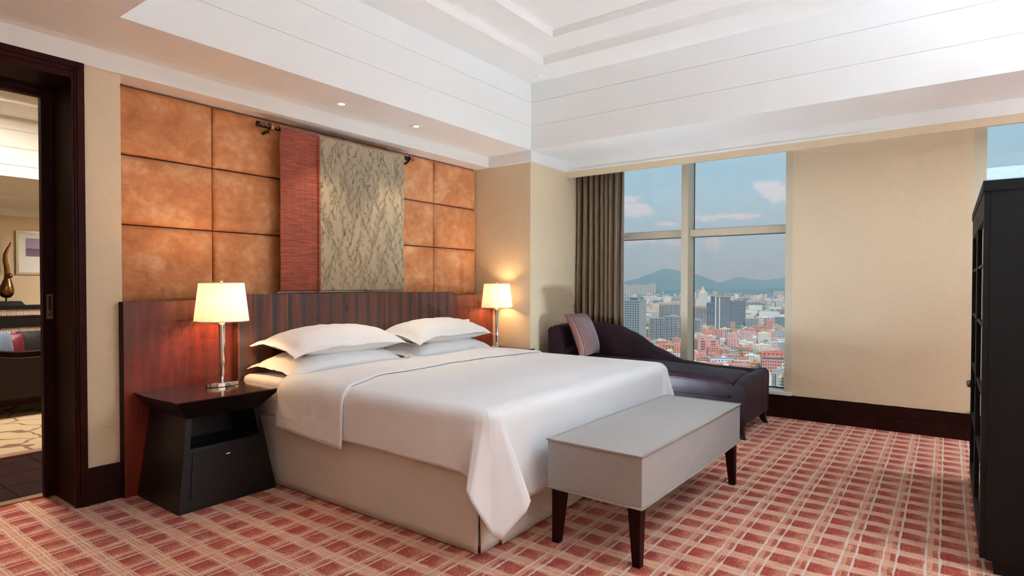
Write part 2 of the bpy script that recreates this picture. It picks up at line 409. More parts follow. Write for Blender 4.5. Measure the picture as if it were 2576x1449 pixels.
# back wall (headboard side)
wb = struct('wall_back', B((1.247, 1.44, 3.915, 4.35, 0, 2.475), (1.44, 4.88, 4.12, 4.35, 0, 2.475), (-2.4, .053, 3.915, 4.35, 0, 2.475)), 'wallpaper', 'beige fibrous wallpaper beside the doorway')
struct('trim_2', B((1.44, 4.88, 3.915, 4.12, 2.475, SOF), (-2.4, 4.88, 3.915, 4.35, 2.476, SOF)), 'paint')
# padded panels
XS = [1.452, 2.066, 3.149, 4.239, 4.876]; ZS = [1.13, 1.618, 2.049, 2.472]
def padded(x0, x1, z0, z1):
    w, h = x1-x0-.006, z1-z0-.006; bm = bmesh.new()
    def f(u, v):
        a = (u-.5)*w; b = (v-.5)*h; e = min(w/2-abs(a), h/2-abs(b))
        t = max(0, min(1, e/.045)); d = .018+.030*math.sqrt(max(0, 1-(1-t)**2))+.012*(1-(2*u-1)**4)*(1-(2*v-1)**4)
        return (x0+.003+u*w, 4.12-d, z0+.003+v*h)
    k = lambda t: t
    us = [0, .004, .012, .025, .045, .07, .1, .16, .25, .4, .5]; us = us+[1-t for t in us[-2::-1]]
    vs = [[bm.verts.new(f(a, b)) for b in us] for a in us]
    for i in range(len(us)-1):
        for j in range(len(us)-1): bm.faces.new((vs[i][j], vs[i+1][j], vs[i+1][j+1], vs[i][j+1]))
    return obj('padded_panel', bm, 'pad_velvet', wb, smooth=True, recalc=False)
for i in range(4):
    for j in range(3): padded(XS[i], XS[i+1], ZS[j], ZS[j+1])
obj('panel_backing', B((1.441, 4.879, 4.112, 4.119, 1.1, 2.474)), 'pad_seam', wb)
# pier in the corner and right wall
struct('wall_corner', B((4.88, 6.25, 3.373, 4.35, 0, SOF)), 'wallpaper', 'beige papered pier between bed and window')
wr = struct('wall_right', B((6.0, 6.25, -.152, 1.175, .2, SOF), (6.0, 6.25, -5.6, 3.373, 0, .215), (6.0, 6.25, -5.6, -4.6, .2, SOF)), 'wallpaper', 'beige papered wall between the two windows')
struct('wall_front', B((-2.4, 6.25, -5.75, -5.6, 0, 3.6)), 'wallpaper')
struct('wall_left', B((-2.55, -2.4, -5.75, 4.35, 0, 3.6)), 'wallpaper')
# cornice and curtain pelmet
def corn(x0, x1, y0, y1, dx, dy):
    # dx, dy: which side the lower lip stands out on
    lip = .008; a = [x0, x1, y0, y1]
    if dx < 0: a[0] -= lip
    if dx > 0: a[1] += lip
    if dy < 0: a[2] -= lip
    return [(x0, x1, y0, y1, 2.488, SOF-.001), (*a, 2.474, 2.4885)]
cs = corn(-2.4, 4.86, 3.893, 3.916, 0, -1)+corn(4.858, 4.88, 3.353, 3.9, -1, 0)+corn(4.86, 5.57, 3.351, 3.373, 0, -1)+corn(5.556, 5.60, -5.6, 3.353, -1, 0)
struct('trim_3', B(*cs), 'paint_cool', 'white cornice moulding')
struct('trim_4', B((5.563, 5.60, -5.6, 3.373, 2.414, 2.476)), 'wallpaper', 'papered curtain pelmet')
# skirting
sk = [(1.247, 1.422, 3.885, 3.915, 0, .115), (1.247, 1.422, 3.893, 3.915, .115, .205), (-2.4, .053, 3.885, 3.915, 0, .205)]
struct('baseboard_back', B(*sk), 'dark_wood', 'dark timber skirting', bevel=.003)
sk = [(5.978, 6.0, -5.6, 3.373, 0, .115), (5.984, 6.0, -5.6, 3.373, .115, .208)]
struct('baseboard_right', B(*sk), 'dark_wood', 'dark timber skirting under the windows', bevel=.003)
struct('baseboard_corner', B((4.86, 4.88, 3.353, 3.85, 0, .205), (4.86, 5.98, 3.353, 3.373, 0, .205)), 'dark_wood', bevel=.003)
# doorway
dr = struct('door_1', B((1.2, 1.247, 3.912, 4.23, 0, 2.39), (1.2, 1.247, 4.285, 4.352, 0, 2.39), (1.225, 1.247, 4.23, 4.285, 0, 2.39), (.053, .1, 3.912, 4.352, 0, 2.39), (.053, 1.247, 3.912, 4.352, 2.39, 2.475)), 'dark_wood_up', 'dark timber door surround of the sliding door')
for x0_, x1_, yf_, zt_ in ((1.216, 1.25, 3.882, 2.476), (1.204, 1.2155, 3.890, 2.4435), (1.193, 1.2035, 3.897, 2.4195)):
    obj('casing', B((x0_, x1_, yf_, 3.913, 0, zt_)), 'casing_wood', dr, bevel=.003)
for z0_, z1_, yf_, xe_ in ((2.444, 2.476, 3.882, 1.2155), (2.42, 2.4435, 3.890, 1.2035), (2.385, 2.4195, 3.897, 1.1925)):
    obj('casing', B((.05, xe_, yf_, 3.913, z0_, z1_)), 'casing_wood', dr, bevel=.003)
obj('head_track', B((.1, 1.2, 4.236, 4.284, 2.372, 2.39), (.1, 1.2, 4.3, 4.35, 2.352, 2.39)), 'dark_wood', dr)
leaf = obj('sliding_leaf', B((1.148, 1.222, 4.236, 4.284, .004, 2.372)), 'dark_wood_up', dr, bevel=.002)
lk = obj('lock_plate', B((1.164, 1.194, 4.231, 4.236, 1.045, 1.19)), 'brass_plate', leaf, bevel=.002)
obj('finger_recess', B((1.173, 1.185, 4.2295, 4.232, 1.098, 1.178)), 'black_iron', leaf)
bm = bmesh.new(); lathe(bm, [(.008, 0), (.008, .006)], seg=16); bmesh.ops.rotate(bm, verts=bm.verts, cent=(0, 0, 0), matrix=Matrix.Rotation(PI/2, 3, 'X')); bmesh.ops.translate(bm, verts=bm.verts, vec=(1.179, 4.231, 1.072)); obj('lock_turn', bm, 'chrome', leaf)
# windows
def window(name, y0, y1, f0, f1, mull, label):
    bx_ = [(6.0, 6.2, y0, y0+f0, .244, SOF), (6.0, 6.2, y1-f1, y1, .244, SOF), (6.06, 6.2, y0+f0, y1-f1, 2.55, SOF)]
    w_ = struct(name, B(*bx_), 'champagne_metal', label, bevel=.003)
    obj('sill', B((5.972, 6.2, y0, y1, .214, .244)), 'sill_stone', w_, bevel=.003)
    ys = [y0+f0]+[v for mm in mull for v in (mm-.036, mm+.036)]+[y1-f1]
    for mm in mull: obj('mullion', B((6.0, 6.2, mm-.036, mm+.036, .244, SOF)), 'champagne_metal', w_, bevel=.002)
    for a, b in zip(ys[::2], ys[1::2]):
        obj('transom', B((6.085, 6.2, a, b, 1.755, 1.825)), 'champagne_metal', w_, bevel=.003)
        for z0, z1 in ((.244, 1.755), (1.825, 2.55)):
            obj('pane', B((6.188, 6.196, a, b, z0, z1)), 'clear_glass', w_)
            g = .006
            obj('gasket', B((6.182, 6.188, a, a+g, z0, z1), (6.182, 6.188, b-g, b, z0, z1), (6.182, 6.188, a, b, z0, z0+.012), (6.182, 6.188, a, b, z1-g, z1)), 'glazing_gasket', w_)
    return w_
window('window_1', 1.175, 3.373, .062, .05, [2.206], 'large metal-framed window over the city')
window('window_2', -4.6, -.152, .06, .082, [-3.2, -1.7], 'metal-framed window behind the cabinet')
# ---- sitting room beyond the doorway
struct('wall_parlour', B((-2.4, 5.75, 12.3, 12.45, 0, 3.6)), 'wallpaper', 'cream papered wall of the sitting room')
struct('wall_parlour_side', B((-2.55, -2.4, 4.35, 12.45, 0, 3.6), (5.6, 5.75, 4.35, 12.3, 0, 3.6)), 'wallpaper')
pc_ = struct('ceiling', B((-2.4, 5.6, 8.62, 12.3, 2.475, 3.6), (-2.4, 5.6, 4.35, 4.9, SOF, 3.6), (-2.4, 5.6, 4.9, 8.62, 3.243, 3.6)), 'paint', 'stepped white ceiling of the sitting room')
for z0, z1 in ((2.475, 2.60), (2.61, 2.80), (2.81, 3.0), (3.01, 3.243)): obj('fascia_board', B((-2.4, 5.6, 8.604, 8.62, z0, z1)), 'paint', pc_, bevel=.004)
obj('ceiling_step', B((-2.4, 5.6, 7.9, 8.604, 3.15, 3.243)), 'paint', pc_)
obj('ceiling_step', B((-2.4, 5.6, 10.6, 10.62, 2.462, 2.475)), 'paint', pc_)
struct('trim_5', B((-2.4, 5.6, 12.275, 12.3, 2.357, 2.475)), 'paint_cool', 'white cornice of the sitting room')

# ================================================================== LAMPS: RECESSED AND BEDSIDE, PLUS ADDED FILL LIGHTS
def downlight(x, y, z, label, power, group):
    t = thing('downlight', label, 'downlight', (x, y, z), 0, group)
    bm = bmesh.new(); lathe(bm, [(.024, -.0005), (.038, -.004), (.052, -.004), (.052, 0), (.024, 0), (.024, -.0005)], seg=28, cap=False); obj('trim_ring', bm, 'paint_cool', t, smooth=False)
    bm = bmesh.new(); lathe(bm, [(.024, -.0015), (.024, -.0005)], seg=24); obj('lens', bm, 'downlight_glow', t)
    l = bpy.data.lights.new('downlight_lamp', 'SPOT'); l.energy = power; l.spot_size = 1.35; l.spot_blend = .55; l.shadow_soft_size = .035; l.color = (1, .80, .58)
    lo = bpy.data.objects.new('downlight_lamp', l); COL.objects.link(lo); lo.parent = t; lo.location = (0, 0, -.012)
    return t
G_ = 'recessed downlights in the soffit'
downlight(2.80, 3.64, SOF, 'round recessed downlight in soffit, nearer the doorway', 24, G_)
downlight(3.565, 3.64, SOF, 'round recessed downlight in soffit, nearer the window', 24, G_)
def fill_disc(x, y, z, r, mat, label):  # added out of view to brighten the sitting room
    t = thing('ceiling_fill', label, 'added fill light', (x, y, z))
    bm = bmesh.new(); lathe(bm, [(r, 0), (r+.03, 0), (r+.03, -.05), (r, -.05), (r, 0)], seg=48, cap=False); obj('housing_ring', bm, 'nickel', t)
    bm = bmesh.new(); lathe(bm, [(r, -.04), (r, -.03)], seg=48); obj('diffuser', bm, mat, t)
    return t
def fill_pendant(x, y, zc, z, r, h, label):  # added above the view as soft fill for bed and ceiling
    t = thing('fill_pendant_lamp', label, 'pendant lamp', (x, y, z))
    bm = bmesh.new(); lathe(bm, [(.07, zc-z), (.07, zc-z-.03)], seg=24); obj('canopy', bm, 'nickel', t)
    bm = bmesh.new(); tube(bm, [(0, 0, zc-z-.03), (0, 0, h/2)], .008, 10); obj('rod', bm, 'nickel', t)
    bm = bmesh.new(); lathe(bm, [(r+.006, -h/2-.01), (r+.006, h/2+.01)], seg=48, cap=False); o = obj('drum', bm, 'paint_cool', t, smooth=True); solidify(o, .004, -1)
    bm = bmesh.new(); lathe(bm, [(r, -h/2), (r, -h/2+.01)], seg=48); obj('diffuser', bm, 'fill_glow', t)
    bm = bmesh.new(); lathe(bm, [(r, h/2-.01), (r, h/2)], seg=48); obj('upper_diffuser', bm, 'upfill_glow', t)
    bm = bmesh.new(); lathe(bm, [(r+.012, -h/2-.012), (r+.012, -h/2+.006), (r+.006, -h/2+.006), (r+.006, -h/2-.012), (r+.012, -h/2-.012)], seg=48, cap=False); obj('hoop', bm, 'nickel', t)
fill_pendant(3.05, -.55, 3.385, 2.72, .52, .2, 'added unseen pendant hanging in the middle of the coffer')
def fill_lamp(x, y, label, power, up=0.0):  # unseen lamps added to light surfaces that face the end wall
    t = thing('fill_lamp', label, 'added fill lamp', (x, y, 0), 0, 'added fill lamps at the far end of the room')
    bm = bmesh.new(); lathe(bm, [(.15, 0), (.15, .02), (.03, .03)], seg=32); obj('base', bm, 'nickel', t)
    bm = bmesh.new(); tube(bm, [(0, 0, .02), (0, 0, 1.7+up)], .012, 12); obj('pole', bm, 'nickel', t)
    bm = bmesh.new(); lathe(bm, [(.28, 1.38+up), (.24, 1.76+up)], seg=48, cap=False); obj('lamp_shade', bm, 'white_shade', t, smooth=True)
    l = bpy.data.lights.new('bulb', 'POINT'); l.energy = power; l.shadow_soft_size = .06; l.color = (.74, .93, 1.12)
    lo = bpy.data.objects.new('bulb', l); COL.objects.link(lo); lo.parent = t; lo.location = (.04, 0, 1.56+up)
fill_lamp(5.25, -2.3, 'added tall fill lamp standing by the window beyond the cabinet', 150, .3)
fill_lamp(1.2, -4.9, 'added unseen lamp standing against the end wall', 190)
fill_lamp(3.3, -5.1, 'added unseen lamp standing at the middle of the end wall', 190)
def fill_uplight(x, y, label, power, soft=.04):  # added cans kept out of sight, throwing fill up at ceiling and soffits
    t = thing('added_uplight', label, 'fill_uplight', (x, y, 0), 0, 'added fill lights on the carpet')
    bm = bmesh.new(); lathe(bm, [(.02, .012), (.14, .012), (.14, 0), (.145, 0), (.145, .34), (.138, .34), (.134, .23), (.02, .20)], seg=40); obj('can', bm, 'paint_cool', t)
    l = bpy.data.lights.new('bulb', 'POINT'); l.energy = power; l.shadow_soft_size = soft; l.color = (.74, .93, 1.12)
    lo = bpy.data.objects.new('bulb', l); COL.objects.link(lo); lo.parent = t; lo.location = (0, 0, .272)
fill_uplight(1.0, -.45, 'added unseen uplighter on the carpet in front of the cabinet', 80)
def fill_torchiere(x, y, label, power):  # unseen lamp added to lift the ceiling and headboard-side fascia
    t = thing('fill_torchiere', label, 'added fill lamp', (x, y, 0))
    bm = bmesh.new(); lathe(bm, [(.16, 0), (.16, .018), (.03, .03)], seg=32); obj('base', bm, 'nickel', t)
    bm = bmesh.new(); tube(bm, [(0, 0, .02), (0, 0, 1.74)], .013, 12); obj('pole', bm, 'nickel', t)
    bm = bmesh.new(); lathe(bm, [(.02, 1.735), (.08, 1.75), (.15, 1.79), (.19, 1.85)], seg=40, cap=False); o = obj('bowl', bm, 'paint_cool', t, smooth=True); solidify(o, .004, 0)
    l = bpy.data.lights.new('bulb', 'POINT'); l.energy = power; l.shadow_soft_size = .06; l.color = (.74, .93, 1.12)
    lo = bpy.data.objects.new('bulb', l); COL.objects.link(lo); lo.parent = t; lo.location = (0, 0, 1.83)
fill_torchiere(3.6, -3.2, 'added unseen uplighter floor lamp standing behind the cabinet', 270)
fill_uplight(4.53, 2.02, 'added hidden uplighter on the carpet between bed and chaise', 92, .12)  # hidden behind the bed; stands in for window daylight on pier and soffit
fill_uplight(.2, -1.6, 'added unseen uplighter on the carpet behind the photographer', 100)
fill_disc(4.4, 10.2, 2.475, .35, 'parlour_fill', 'added unseen ceiling luminaire above the sitting room console')
fill_disc(1.4, 6.9, 3.243, .5, 'parlour_fill', 'added unseen ceiling luminaire of the sitting room')
bm = bmesh.new(); lathe(bm, [(.045, 0), (.045, -.006), (.036, -.012)], seg=28)
o = obj('smoke_detector', bm, 'paint', None); o.location = (4.731, 3.177, TOP); tag(o, 'small round white detector cover on ceiling near coffer corner', 'detector')

def table_lamp(x, y, z, label, power):
    t = thing('table_lamp', label, 'lamp', (x, y, z), 0, 'bedside table lamps')
    bm = bmesh.new(); lathe(bm, [(.092, 0), (.1, .003), (.1, .022), (.096, .026), (.02, .027)], seg=48, sx=1, sy=.62); ob = obj('base', bm, 'chrome', t)
    for p_ in ob.data.polygons: p_.use_smooth = False
    bm = bmesh.new(); lathe(bm, [(.011, .026), (.011, .05), (.008, .05), (.011, .06), (.0155, .2), (.0195, .36), (.021, .405), (.017, .412), (.007, .415), (.007, .63)], seg=24); obj('stem', bm, 'chrome', t, smooth=True)
    bm = bmesh.new(); lathe(bm, [(.012, .63), (.012, .642), (.006, .642), (.0075, .655)], seg=16); obj('finial', bm, 'nickel', t)
    bm = bmesh.new(); lathe(bm, [(.158, .405), (.130, .645)], seg=64, cap=False); sh = obj('lamp_shade', bm, 'lamp_shade', t, smooth=True)
    sh['label'] = 'cream fabric drum shade, lit'
    bm = bmesh.new(); lathe(bm, [(.1585, .404), (.1585, .409), (.156, .409), (.156, .404), (.1585, .404)], seg=64, cap=False); obj('lower_trim', bm, 'lamp_shade', sh); bm = bmesh.new(); lathe(bm, [(.1305, .641), (.1305, .646), (.1285, .646), (.1285, .641), (.1305, .641)], seg=64, cap=False); obj('upper_trim', bm, 'lamp_shade', sh)
    bm = bmesh.new()
    for k in range(3):
        a = 2*PI*k/3+.4; tube(bm, [(0, 0, .632), (.129*math.cos(a), .129*math.sin(a), .642)], .002, 6)
    obj('shade_carrier', bm, 'nickel', t)
    bm = bmesh.new(); bmesh.ops.create_uvsphere(bm, u_segments=16, v_segments=10, radius=.024, matrix=Matrix.Translation((0, .0, .53)))
    l = bpy.data.lights.new('bulb', 'POINT'); l.energy = power; l.shadow_soft_size = .06; l.color = (1, .62, .30)
    lo = bpy.data.objects.new('bulb', l); COL.objects.link(lo); lo.parent = t; lo.location = (.03, 0, .53)
    bm.free()
    return t
NSZ = .615
table_lamp(1.90, 3.66, NSZ, 'lit chrome table lamp on the nightstand nearer the doorway', 11)
table_lamp(4.705, 3.66, NSZ, 'lit chrome table lamp on the nightstand beside the papered pier', 8)

# ================================================================== FURNITURE
# mahogany wall panel and headboard
wp = obj('wall_panel', B((1.422, 4.878, 3.85, 3.915, 0, 1.147)), 'mahogany', None, bevel=.003)
tag(wp, 'long mahogany wall panel behind the headboard and nightstands', 'panel')
obj('panel_edge', B((1.42, 1.4225, 3.852, 3.913, 0, 1.145)), 'dark_wood_up', wp)
hb = obj('headboard', B((2.08, 4.208, 3.80, 3.849, .12, 1.184)), 'zebrano', None, bevel=.003)
tag(hb, 'wide striped dark veneer headboard of the bed', 'headboard')
sw = thing('switch_plate', 'cream switch plate on mahogany panel beside the far pillow', 'switch', (4.43, 3.85, .86))
obj('plate', B((-.06, .06, -.008, 0, -.045, .045)), 'cream_plastic', sw, bevel=.003)
for dx in (-.028, .028): obj('rocker', B((dx-.02, dx+.02, -.011, -.007, -.03, .03)), 'cream_plastic', sw, bevel=.0015)

# fabric wall hanging
fabric('vine_cloth', srgb(176, 160, 132), .8, 500, var=.03)
m, n = newmat('red_cloth'); p = n.obj()
cr = n.noise(n.map(p, 9, 9, 130), 1.0, 4, .6).outputs[0]; wv = n.noise(n.map(p, 120, 9, 900), 1.0, 2).outputs[0]
c = n.ramp(n.m('ADD', n.m('MULTIPLY', cr, .6), n.m('MULTIPLY', wv, .4)), [(.34, srgb(104, 40, 26)), (.5, srgb(150, 66, 44)), (.66, srgb(182, 94, 66))])
finish(n, c, .6, sheen=.4, spec=.3, bump=cr, bstr=.5, bdist=.012)
plain('vine_brown', srgb(98, 76, 62), .8)
hg = thing('wall_hanging', 'red and leafy beige cloth hanging on an ornate rod above headboard', 'wall hanging', (0, 0, 0))
RY, RZ = 3.965, 2.393
bm = bmesh.new(); tube(bm, [(2.32, RY, RZ), (3.83, RY, RZ)], .0195, 16); rod = obj('rod', bm, 'black_iron', hg, smooth=False)
for x in (2.43, 3.80):
    bm = bmesh.new(); tube(bm, [(x-.012, RY, RZ), (x+.012, RY, RZ)], .027, 20); obj('collar', bm, 'copper', rod)
for x in (2.42, 3.79):
    bm = bmesh.new(); tube(bm, [(x, RY+.004, RZ-.01), (x, RY+.03, RZ-.035), (x, 4.06, RZ-.04)], .009, 10); lathe(bm, [(.022, 0), (.022, .008)], (x, RY+.045, RZ-.04), 16); obj('bracket', bm, 'black_iron', rod)
for x0 in (2.335, 2.37, 2.45, 3.815):
    bm = bmesh.new(); pts = [(x0+.05*t/12, RY-.0198*math.cos(.5*math.sin(t*.9)), RZ+.0198*math.sin(.5*math.sin(t*.9))) for t in range(13)]
    tube(bm, pts, .0022, 5); obj('scroll', bm, 'copper', rod)
    bm = bmesh.new(); pts = [(x0+.012+.009*math.cos(a*.6), RY-.0195, RZ+.004+.008*math.sin(a*.6)) for a in range(9)]
    tube(bm, pts, .002, 5); obj('scroll', bm, 'copper', rod)
HB = 1.196
VA = .015
def gather(x, z, amp, seed):
    k = smoothstep(HB, RZ, z)
    return amp*((.35+.65*k)*(noise.noise((x*22, seed, z*.5))+.6*noise.noise((x*55, seed+3, z*.8)))+.25*noise.noise((x*5, seed, z*2)))
def cloth_y(x, z, amp, seed):
    base = RY-.0205-.004
    top = smoothstep(RZ-.07, RZ-.02, z)
    y = base+.012*(1-top)
    return y+gather(x, z, amp, seed)*(1-.55*top)-.003
def hang(name, x0, x1, mat, amp, seed, nu, nv):
    bm = bmesh.new()
    def f(u, v):
        z = HB+v*(RZ+.021-HB); x = x0+u*(x1-x0)+.004*noise.noise((u*3, v*4, seed))
        if z > RZ: y = RY-math.sqrt(max(0, .0225**2-(z-RZ)**2))+gather(x, z, amp*.3, seed)
        else: y = cloth_y(x, z, amp, seed)
        return (x, y, z+.0025*noise.noise((x*30, z, seed)))
    grid(bm, nu, nv, f); o = obj(name, bm, mat, hg, smooth=True, recalc=False); solidify(o, .0025, 0); return o
hang('red_panel', 2.488, 2.824, 'red_cloth', .003, 1, 40, 90)
hang('leafy_panel', 2.820, 3.708, 'vine_cloth', VA, 5, 170, 80)['label'] = 'beige gathered cloth printed with brown leafy vines'
obj('seam', B((2.806, 2.822, RY-.034, RY-.012, HB, RZ)), 'red_cloth', hg, bevel=.003)
bm = bmesh.new(); tube(bm, [(2.462, RY-.012, HB-.006), (3.72, RY-.012, HB-.006)], .005, 8); obj('weight_bar', bm, 'nickel', hg)
# printed vines: stems and leaves lying on the cloth
bm = bmesh.new(); rnd = random.Random(21); cnt = [0]
def onc(x, z): return Vector((x, cloth_y(x, z, VA, 5)-.0062, z))
def inb(x, z): return 2.828 < x < 3.702 and HB+.004 < z < RZ-.008
def ribbon(pts, w):
    prev = None
    for i, (x, z) in enumerate(pts):
        if not inb(x, z): prev = None; continue
        a = pts[max(0, i-1)]; b = pts[min(len(pts)-1, i+1)]; dx, dz = b[0]-a[0], b[1]-a[1]; L = math.hypot(dx, dz) or 1
        nx, nz = -dz/L*w, dx/L*w
        cur = (bm.verts.new(onc(x+nx, z+nz)), bm.verts.new(onc(x-nx, z-nz)))
        if prev: bm.faces.new((prev[0], cur[0], cur[1], prev[1]))
        prev = cur
def leaf_(x, z, a, s):
    if not inb(x, z): return
    ca, sa = math.cos(a), math.sin(a); vs = []
    for t in range(8):
        th = 2*PI*t/8; u = s*(1+math.cos(th)); v = s*.36*math.sin(th)*(1.15-.25*math.cos(th))
        vs.append(bm.verts.new(onc(x+u*ca-v*sa, z+u*sa+v*ca)))
    bm.faces.new(vs); cnt[0] += 1
def twig(x, z, a, L, curl, kids=0):
    pts = [(x, z)]; st = .006; k = max(3, int(L/st)); side = rnd.choice((-1, 1))
    for i in range(k):
        a += curl*st; x += math.cos(a)*st; z += math.sin(a)*st; pts.append((x, z))
        if i % 2 == 1 and i > 1 and i < k-1:
            side = -side; b = a+side*.8; l = .010
            q = (x+math.cos(b)*l, z+math.sin(b)*l)
            ribbon([(x, z), q], .0006); leaf_(q[0], q[1], b-side*.5, .0056)
        if kids and i in (int(k*.35), int(k*.7)): twig(x, z, a+side*rnd.uniform(.6, .9), L*rnd.uniform(.4, .55), -side*rnd.uniform(2, 8))
    ribbon(pts, .0010); leaf_(x, z, a, .006)
    return x, z, a
for j in range(10):
    xc = 2.845+j*.094; up = 1 if j % 3 != 1 else -1; ph = rnd.uniform(0, 6.28); wl = rnd.uniform(.34, .46)
    fx = lambda z: xc+.026*math.sin(2*PI*z/wl+ph)+.010*math.sin(2*PI*z/.17+ph*2)
    zs = [HB+.012*i for i in range(int((RZ-HB)/.012)+1)]
    ribbon([(fx(z), z) for z in zs], .0011)
    for i in range(2, len(zs), 3):
        z = zs[i]; sd = 1 if (i//3) % 2 else -1
        twig(fx(z), z, up*PI/2-sd*up*rnd.uniform(.55, .8), rnd.uniform(.045, .07), sd*up*rnd.uniform(2, 9))
vo = obj('vine_print', bm, 'vine_brown', hg, recalc=False); vo['kind'] = 'stuff'

# nightstands
def nightstand(cx, label):
    t = thing('nightstand', label, 'nightstand', (cx, 0, 0), 0, 'bedside cabinets')
    yb, Z = 3.846, NSZ
    hw0, yf0, hw1, yf1, zn = .287, 3.325, .212, 3.395, .50   # foot and neck half widths / fronts
    def at(z):
        k = z/zn; return hw0+(hw1-hw0)*k, yf0+(yf1-yf0)*k
    bm = bmesh.new()
    # tapering carcass: two sides, bottom block, back; niche left open between z=.36 and .5
    def slab(z0, z1, xa, xb, fy=0, back=None):
        lo = []; hi = []
        for z, out in ((z0, lo), (z1, hi)):
            h, yf = at(z); h_ = h; out += [(xa*h_, yf+fy, z), (xb*h_, yf+fy, z), (xb*h_, back or yb, z), (xa*h_, back or yb, z)]
        hexa(bm, lo, hi)
    slab(0, .335, -1, 1); slab(.335, zn, -1, -.86); slab(.335, zn, .86, 1); slab(.335, zn, -.86, .86, .28)
    obj('carcass', bm, 'espresso', t, bevel=.002)
    bm = bmesh.new()
    h1, y1 = at(zn); hexa(bm, [(-h1, y1, zn), (h1, y1, zn), (h1, yb, zn), (-h1, yb, zn)], [(-.305, 3.30, Z-.006), (.305, 3.30, Z-.006), (.305, yb, Z-.006), (-.305, yb, Z-.006)])
    obj('flared_cornice', bm, 'espresso', t)
    bm = B((-.305, .305, 3.30, yb, Z-.006, Z)); obj('top', bm, 'night_top', t, bevel=.0015)
    bm = bmesh.new()
    lo = []; hi = []
    for z, out in ((.07, lo), (.315, hi)):
        h, yf = at(z); out += [(-h*.8, yf-.004, z), (h*.8, yf-.004, z), (h*.8, yf+.01, z), (-h*.8, yf+.01, z)]
    hexa(bm, lo, hi); d = obj('drawer', bm, 'espresso', t, bevel=.0015)
    bm = bmesh.new(); tube(bm, [(-.018, at(.27)[1]-.014, .27), (.0, at(.27)[1]-.018, .272), (.018, at(.27)[1]-.014, .274)], [.004, .0075, .003], 10); tube(bm, [(.0, at(.27)[1]-.018, .272), (.0, at(.27)[1], .272)], .003, 8); obj('knob', bm, 'nickel', d, smooth=True)
    return t
nightstand(1.772, 'dark flared-top nightstand with open niche, nearer the doorway')
nightstand(4.552, 'dark flared-top nightstand mostly hidden behind the bed, by the pier')

# bed
bed = thing('bed', 'king-size divan bed with plain cream skirt', 'bed', (3.15, 2.75, 0))
def bobj(name, bm, mat, **kw):
    bmesh.ops.translate(bm, verts=bm.verts, vec=(-3.15, -2.75, 0)); return obj(name, bm, mat, bed, **kw)
bobj('divan_base', B((2.13, 4.17, 1.76, 3.795, .02, .36)), 'skirt')
bobj('mattress', B((2.105, 4.195, 1.74, 3.795, .36, .645)), 'mattress_fabric', bevel=.045, seg=4)
def sheetwall(p0, p1, z0, z1, amp, seed, nu=60):
    bm = bmesh.new(); p0 = Vector(p0); p1 = Vector(p1); d = (p1-p0); L = d.length; nrm = Vector((d.y, -d.x, 0)).normalized()
    def f(u, v):
        q = p0+d*u; o = amp*noise.noise((u*L*4, v*1.2, seed))*(1.2-v)+.012*(1-v)
        return q+nrm*o+Vector((0, 0, z0+(z1-z0)*v))
    grid(bm, nu, 10, f); return bm
s1 = bobj('side_skirt', sheetwall((2.10, 3.78, 0), (2.10, 1.735, 0), .006, .415, .006, 2), 'skirt', smooth=True); solidify(s1, .004, 0)
s2 = bobj('corner_skirt', sheetwall((2.10, 1.738, 0), (2.26, 1.738, 0), .006, .415, .003, 4, 8), 'skirt', smooth=True); solidify(s2, .004, 0)
s3 = bobj('foot_skirt', sheetwall((2.235, 1.718, 0), (4.2, 1.718, 0), .008, .415, .010, 6), 'skirt', smooth=True); solidify(s3, .004, 0)
s4 = bobj('side_skirt', sheetwall((4.2, 1.735, 0), (4.2, 3.78, 0), .006, .415, .006, 8), 'skirt', smooth=True); solidify(s4, .004, 0)
bobj('fitted_sheet', B((2.098, 4.202, 3.1, 3.793, .40, .652)), 'linen', bevel=.05, seg=5, smooth=True)

# duvet
def drop(s, r):
    if s <= 0: return 0, 0
    if s < r*PI/2: a = s/r; return r*math.sin(a), -r*(1-math.cos(a))
    e = s-r*PI/2; return r+.02*smoothstep(0, .3, e), -(r+e)
DX0, DX1, DY0, DTOP, RAD = 2.15, 4.16, 1.755, .672, .085
def duvet_pt(su, sv, lift=0.0):
    # su: signed x across the cloth, sv: distance from the head edge toward the foot
    x = su; y = sv; ox = oy = dzx = dzy = 0
    if x < DX0: o_, dzx = drop(DX0-x, RAD); X_ = DX0-o_*(1+lift/RAD)
    elif x > DX1: o_, dzx = drop(x-DX1, RAD); X_ = DX1+o_*(1+lift/RAD)
    else: X_ = x
    if y < DY0: o_, dzy = drop(DY0-y, RAD); Y_ = DY0-o_*(1+lift/RAD)
    else: Y_ = y
    dz = -math.hypot(dzx, dzy) if (dzx and dzy) else dzx+dzy
    cx = (x-3.15)/1.05; puff = .012*(1-min(1, cx*cx))+.010*noise.noise((x*2.2, y*2.2, .3))+.004*noise.noise((x*6, y*5, 1.7))
    wr = .006*noise.noise((x*3+y*5, y*1.5, 4.4))*smoothstep(2.6, 1.8, y)
    side = .006*noise.noise((X_*5, Y_*5, dz*3+2)) if (dzx or dzy) else 0
    return Vector((X_-side, Y_-side*.6, DTOP+dz+lift*(1 if dz > -.03 else .2)+(puff+wr)*smoothstep(-.12, 0, dz)))
def topz(x, y):
    cx = (x-3.155)/1.005; ey = smoothstep(0, .25, y-DY0)
    edge = smoothstep(1.0, .75, abs(cx))*ey
    return DTOP+(.016*(1-min(1, cx*cx))+.010*noise.noise((x*2.2, y*2.2, .3))+.004*noise.noise((x*6, y*5, 1.7))+.004*noise.noise((x*3+y*5, y*1.5, 4.4)))*edge
bm = bmesh.new()
